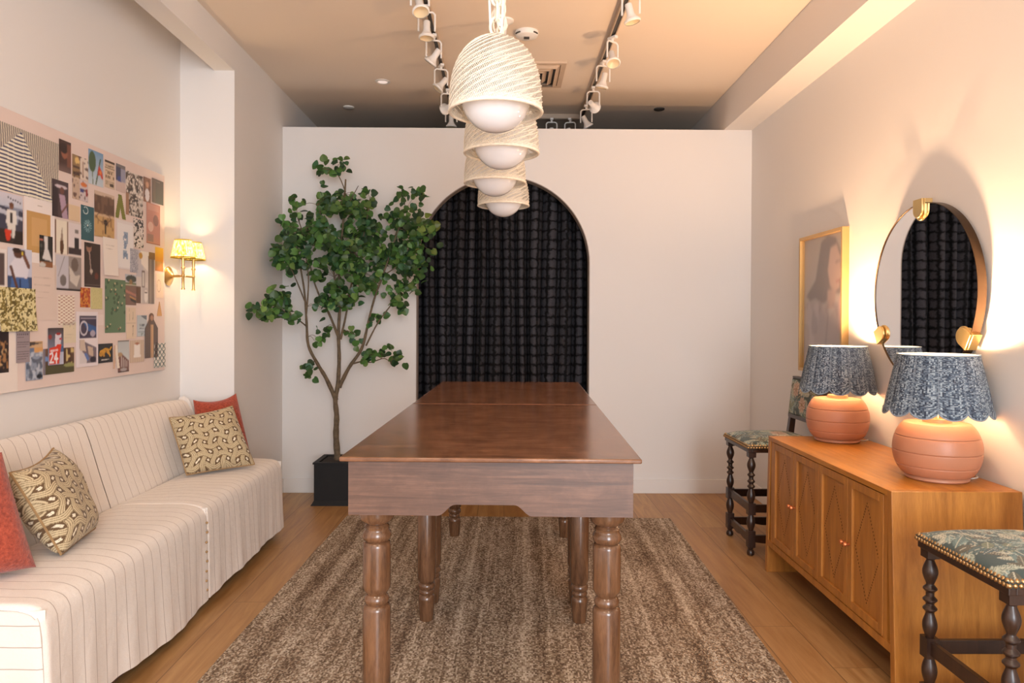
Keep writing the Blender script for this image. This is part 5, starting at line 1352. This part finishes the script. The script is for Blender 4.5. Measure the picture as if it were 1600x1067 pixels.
# ------------------------------------------------------------------ stools with tapestry seats
M_TAPV = vcol('tapestry_cloth', 0.9, 0.3, 0.2)
def tapestry(w, h, n, seed):
    a = Art(w, h, (52, 66, 62), seed, 0.004); a.nx = a.ny = n
    a.U, a.V = np.meshgrid(np.linspace(0, 1, n), np.linspace(0, 1, n)); a.c = np.tile(L3((58, 76, 74)), (n, n, 1))
    rr = random.Random(seed)
    pal = [(112, 140, 136), (150, 172, 166), (86, 112, 110), (176, 184, 164), (128, 138, 108), (196, 196, 176), (104, 96, 74), (72, 98, 104)]
    X, Y_ = a.U*w, a.V*h
    def petal(cx, cy, ang, ln, wd, col, rib=True):
        dx, dy = X-cx, Y_-cy; p = dx*math.cos(ang)+dy*math.sin(ang); q = -dx*math.sin(ang)+dy*math.cos(ang)
        f = np.clip(p/ln, 0, 1); m = (p > 0) & (p < ln) & (np.abs(q) < wd*np.sin(PI*f)**0.7)
        a.put(m, col, 0.92)
        if rib: a.put(m & (np.sin((np.abs(q)*1.4-p)*520) > 0.35), (40, 52, 56), 0.6); a.put(m & (np.abs(q) < 0.0012), (210, 206, 184), 0.8)
    for k in range(int(w*h*1500)):
        petal(rr.uniform(0, w), rr.uniform(0, h), rr.uniform(0, 2*PI), rr.uniform(0.05, 0.11), rr.uniform(0.010, 0.020), rr.choice(pal))
    for k in range(max(3, int(w*h*22))):
        cx, cy = rr.uniform(0.05, w-0.05), rr.uniform(0.03, h-0.03); a0 = rr.uniform(0, 1); pc_ = rr.choice([(214, 204, 176), (202, 172, 150), (222, 216, 196)])
        for j in range(8): petal(cx, cy, a0+j*PI/4, 0.052, 0.016, pc_, False); petal(cx, cy, a0+j*PI/4, 0.045, 0.004, (150, 112, 92), False)
        a.put((X-cx)**2+(Y_-cy)**2 < 0.010**2, (146, 110, 70))
    return a.c
STL = [(0.012, 0.0), (0.020, 0.006), (0.022, 0.018), (0.018, 0.030), (0.012, 0.036), (0.016, 0.042)]
def bob(prof, z0, z1, r0=0.012, r1=0.023):
    n_ = 10
    for k in range(n_+1):
        f_ = k/n_; prof.append((r0+(r1-r0)*math.sin(PI*f_)**1.2, z0+(z1-z0)*f_))
lp = list(STL); bob(lp, 0.145, 0.240, 0.013, 0.024)
lp2 = []
bob(lp2, 0.305, 0.385, 0.013, 0.023)
for zz in (0.385, 0.415, 0.452): lp2 += [(0.013, zz+0.004), (0.022, zz+0.014), (0.022, zz+0.018), (0.013, zz+0.028)]
bob(lp2, 0.484, 0.565, 0.012, 0.024); lp2 += [(0.018, 0.570), (0.019, 0.576)]
def make_stool():
    r = thing('tapestry_chair', 'x', 'chair', (0, 0, 0))
    # local: front edge at x=0, back towards +x, width along y
    D_, Wd = 0.43, 0.44; a = 0.028
    for s in (-1, 1):
        y = s*(Wd/2-a)
        m_ = MB().lathe(lp, 20, (a, y, 0)).lathe(lp2, 20, (a, y, 0))
        for z0, z1 in ((0.05, 0.145), (0.238, 0.306), (0.572, 0.618)): m_.box(a-0.021, a+0.021, y-0.021, y+0.021, z0, z1)
        m_.build('leg', M_DARK, r, smooth=40)
        xb = D_-a
        vs = [(xb-0.019, y-0.019, 0), (xb+0.019, y-0.019, 0), (xb+0.019, y+0.019, 0), (xb-0.019, y+0.019, 0)]
        b_ = MB().box(xb-0.019, xb+0.019, y-0.019, y+0.019, 0, 0.62)
        top = xb+0.045
        b_.hexa([(xb-0.019, y-0.019, 0.62), (xb+0.019, y-0.019, 0.62), (xb+0.019, y+0.019, 0.62), (xb-0.019, y+0.019, 0.62), (top-0.012, y-0.017, 1.0), (top+0.016, y-0.017, 1.0), (top+0.016, y+0.017, 1.0), (top-0.012, y+0.017, 1.0)])
        b_.build('leg', M_DARK, r, smooth=0, bevel=0.002)
    def scallop(z0, z1, w0, w1, n_=40):
        pts = [(w0, z1)]
        pts = [(w0, z1)]+[(w0+(w1-w0)*k/n_, z0-0.010*abs(math.sin(2.5*PI*k/n_))*(0.4+0.6*math.sin(PI*k/n_))) for k in range(n_+1)]+[(w1, z1)]
        return pts
    y0, y1 = -Wd/2+a+0.018, Wd/2-a-0.018; x0, x1 = a+0.018, D_-a-0.018
    for z0, z1, sc_ in ((0.250, 0.296, False), (0.078, 0.118, True)):
        if sc_:
            MB().prism(scallop(z0, z1, y0, y1), a-0.009, a+0.009, 'x').build('stretcher', M_DARK, r, smooth=30)
        else:
            MB().box(a-0.009, a+0.009, y0, y1, z0, z1).build('stretcher', M_DARK, r, smooth=0, bevel=0.002)
        for s in (-1, 1):
            y = s*(Wd/2-a)
            if sc_: MB().prism(scallop(z0, z1, x0, x1), y-0.009, y+0.009, 'y').build('stretcher', M_DARK, r, smooth=30)
            else: MB().box(x0, x1, y-0.009, y+0.009, z0, z1).build('stretcher', M_DARK, r, smooth=0, bevel=0.002)
        MB().box(D_-a-0.009, D_-a+0.009, y0, y1, z0, z1).build('stretcher', M_DARK, r, smooth=0, bevel=0.002)
    # seat rails, padded seat, nails
    rl = MB(); o_ = 0.0
    rl.box(0.0, 0.022, -Wd/2, Wd/2, 0.600, 0.638).box(D_-0.022, D_, -Wd/2, Wd/2, 0.600, 0.638).box(0.022, D_-0.022, -Wd/2, -Wd/2+0.022, 0.600, 0.638).box(0.022, D_-0.022, Wd/2-0.022, Wd/2, 0.600, 0.638)
    rl.build('seat_rail', M_DARK, r, smooth=0, bevel=0.003)
    def seat(u, v):
        a_, b_ = 2*u-1, 2*v-1
        x = D_/2+(D_/2+0.004)*a_; y = (Wd/2+0.004)*b_
        h = 0.042*((1-abs(a_)**3.0)*(1-abs(b_)**3.0))**0.5
        return (x, y, 0.640+h)
    NS = 110
    st_ = MB().grid(seat, NS, NS, uv=False); ns = len(st_.v)
    st_.box(-0.004, D_+0.004, -Wd/2-0.004, Wd/2+0.004, 0.622, 0.6405)
    seat_o = st_.build('seat', M_TAPV, r, smooth=60)
    ta = tapestry(D_, Wd, NS+1, 3); cc_ = np.vstack([ta.reshape(-1, 3), np.tile(L3((44, 54, 52)), (8, 1))])
    vcolor(seat_o.data, np.c_[cc_, np.ones(len(cc_))])
    nl = MB()
    def nail(p, ax):
        M_ = Matrix.Translation(p)@ax
        nl.lathe([(0.0072, 0.0), (0.0066, 0.0022), (0.004, 0.0042), (0.0, 0.0050)], 8, cap=False, M=M_)
    AX = {'-x': Matrix.Rotation(rad(-90), 4, 'Y'), '-y': Matrix.Rotation(rad(90), 4, 'X'), '+y': Matrix.Rotation(rad(-90), 4, 'X')}
    k = 0; stp = 0.0155
    for row, zz in enumerate((0.6295, 0.6425)):
        nn_ = int(Wd/stp)
        for q in range(nn_+1):
            y = -Wd/2+Wd*(q+0.5*row)/nn_
            if y > Wd/2: continue
            nail((-0.004+0.004*row, y, zz), AX['-x'] if row == 0 else Matrix.Rotation(rad(-45), 4, 'Y'))
        nn_ = int(D_/stp)
        for s, k_ in ((-1, '-y'), (1, '+y')):
            for q in range(nn_+1):
                x = D_*(q+0.5*row)/nn_
                if x > D_: continue
                nail((x, s*(Wd/2+0.004-0.004*row), zz), AX[k_] if row == 0 else Matrix.Rotation(rad(45*-s), 4, 'X'))
    nl.build('nailhead_trim', M_BRONZE, seat_o, smooth=60)['kind'] = 'stuff'
    # upholstered back panel
    def bx(z): return D_-a+0.045*max(0, (z-0.62)/0.38)
    bk = MB(); zz0, zz1 = 0.775, 1.0
    bk.hexa([(bx(zz0)-0.024, -Wd/2+0.012, zz0), (bx(zz0)+0.016, -Wd/2+0.012, zz0), (bx(zz0)+0.016, Wd/2-0.012, zz0), (bx(zz0)-0.024, Wd/2-0.012, zz0),
             (bx(zz1)-0.024, -Wd/2+0.012, zz1), (bx(zz1)+0.016, -Wd/2+0.012, zz1), (bx(zz1)+0.016, Wd/2-0.012, zz1), (bx(zz1)-0.024, Wd/2-0.012, zz1)])
    bk.build('backrest', M_TAP, r, smooth=0, bevel=0.008)
    NB = 80
    def bf(u, v):
        z = zz0+0.008+(zz1-zz0-0.016)*v; b_ = 4*u*(1-u)*4*v*(1-v)
        return (bx(z)-0.0245-0.008*min(1, b_)**0.5, (Wd/2-0.020)*(1-2*u), z)
    pad_ = MB().grid(bf, NB, NB, uv=False).build('back_pad', M_TAPV, r, smooth=60)
    tb = tapestry(Wd-0.04, 0.21, NB+1, 9).reshape(-1, 3); vcolor(pad_.data, np.c_[tb, np.ones(len(tb))])
    MB().box(bx(1.0)-0.020, bx(1.0)+0.018, -Wd/2+0.008, Wd/2-0.008, 0.999, 1.012).build('top_rail', M_DARK, r, smooth=0, bevel=0.003)
    MB().box(bx(zz0)-0.022, bx(zz0)+0.012, -Wd/2+0.012, Wd/2-0.012, zz0-0.022, zz0+0.002).build('back_rail', M_DARK, r, smooth=0, bevel=0.002)
    return r
c0 = make_stool(); c0.location = (1.400, 2.185, 0)
tag(c0, 'tapestry seated chair with brass nails in front of the near end of the sideboard', 'chair', 'tapestry chairs by the sideboard')
c1 = copy_tree(c0); c1.location = (1.405, 4.325, 0)
tag(c1, 'tapestry chair with turned legs in the gap between sideboard and back wall', 'chair', 'tapestry chairs by the sideboard')
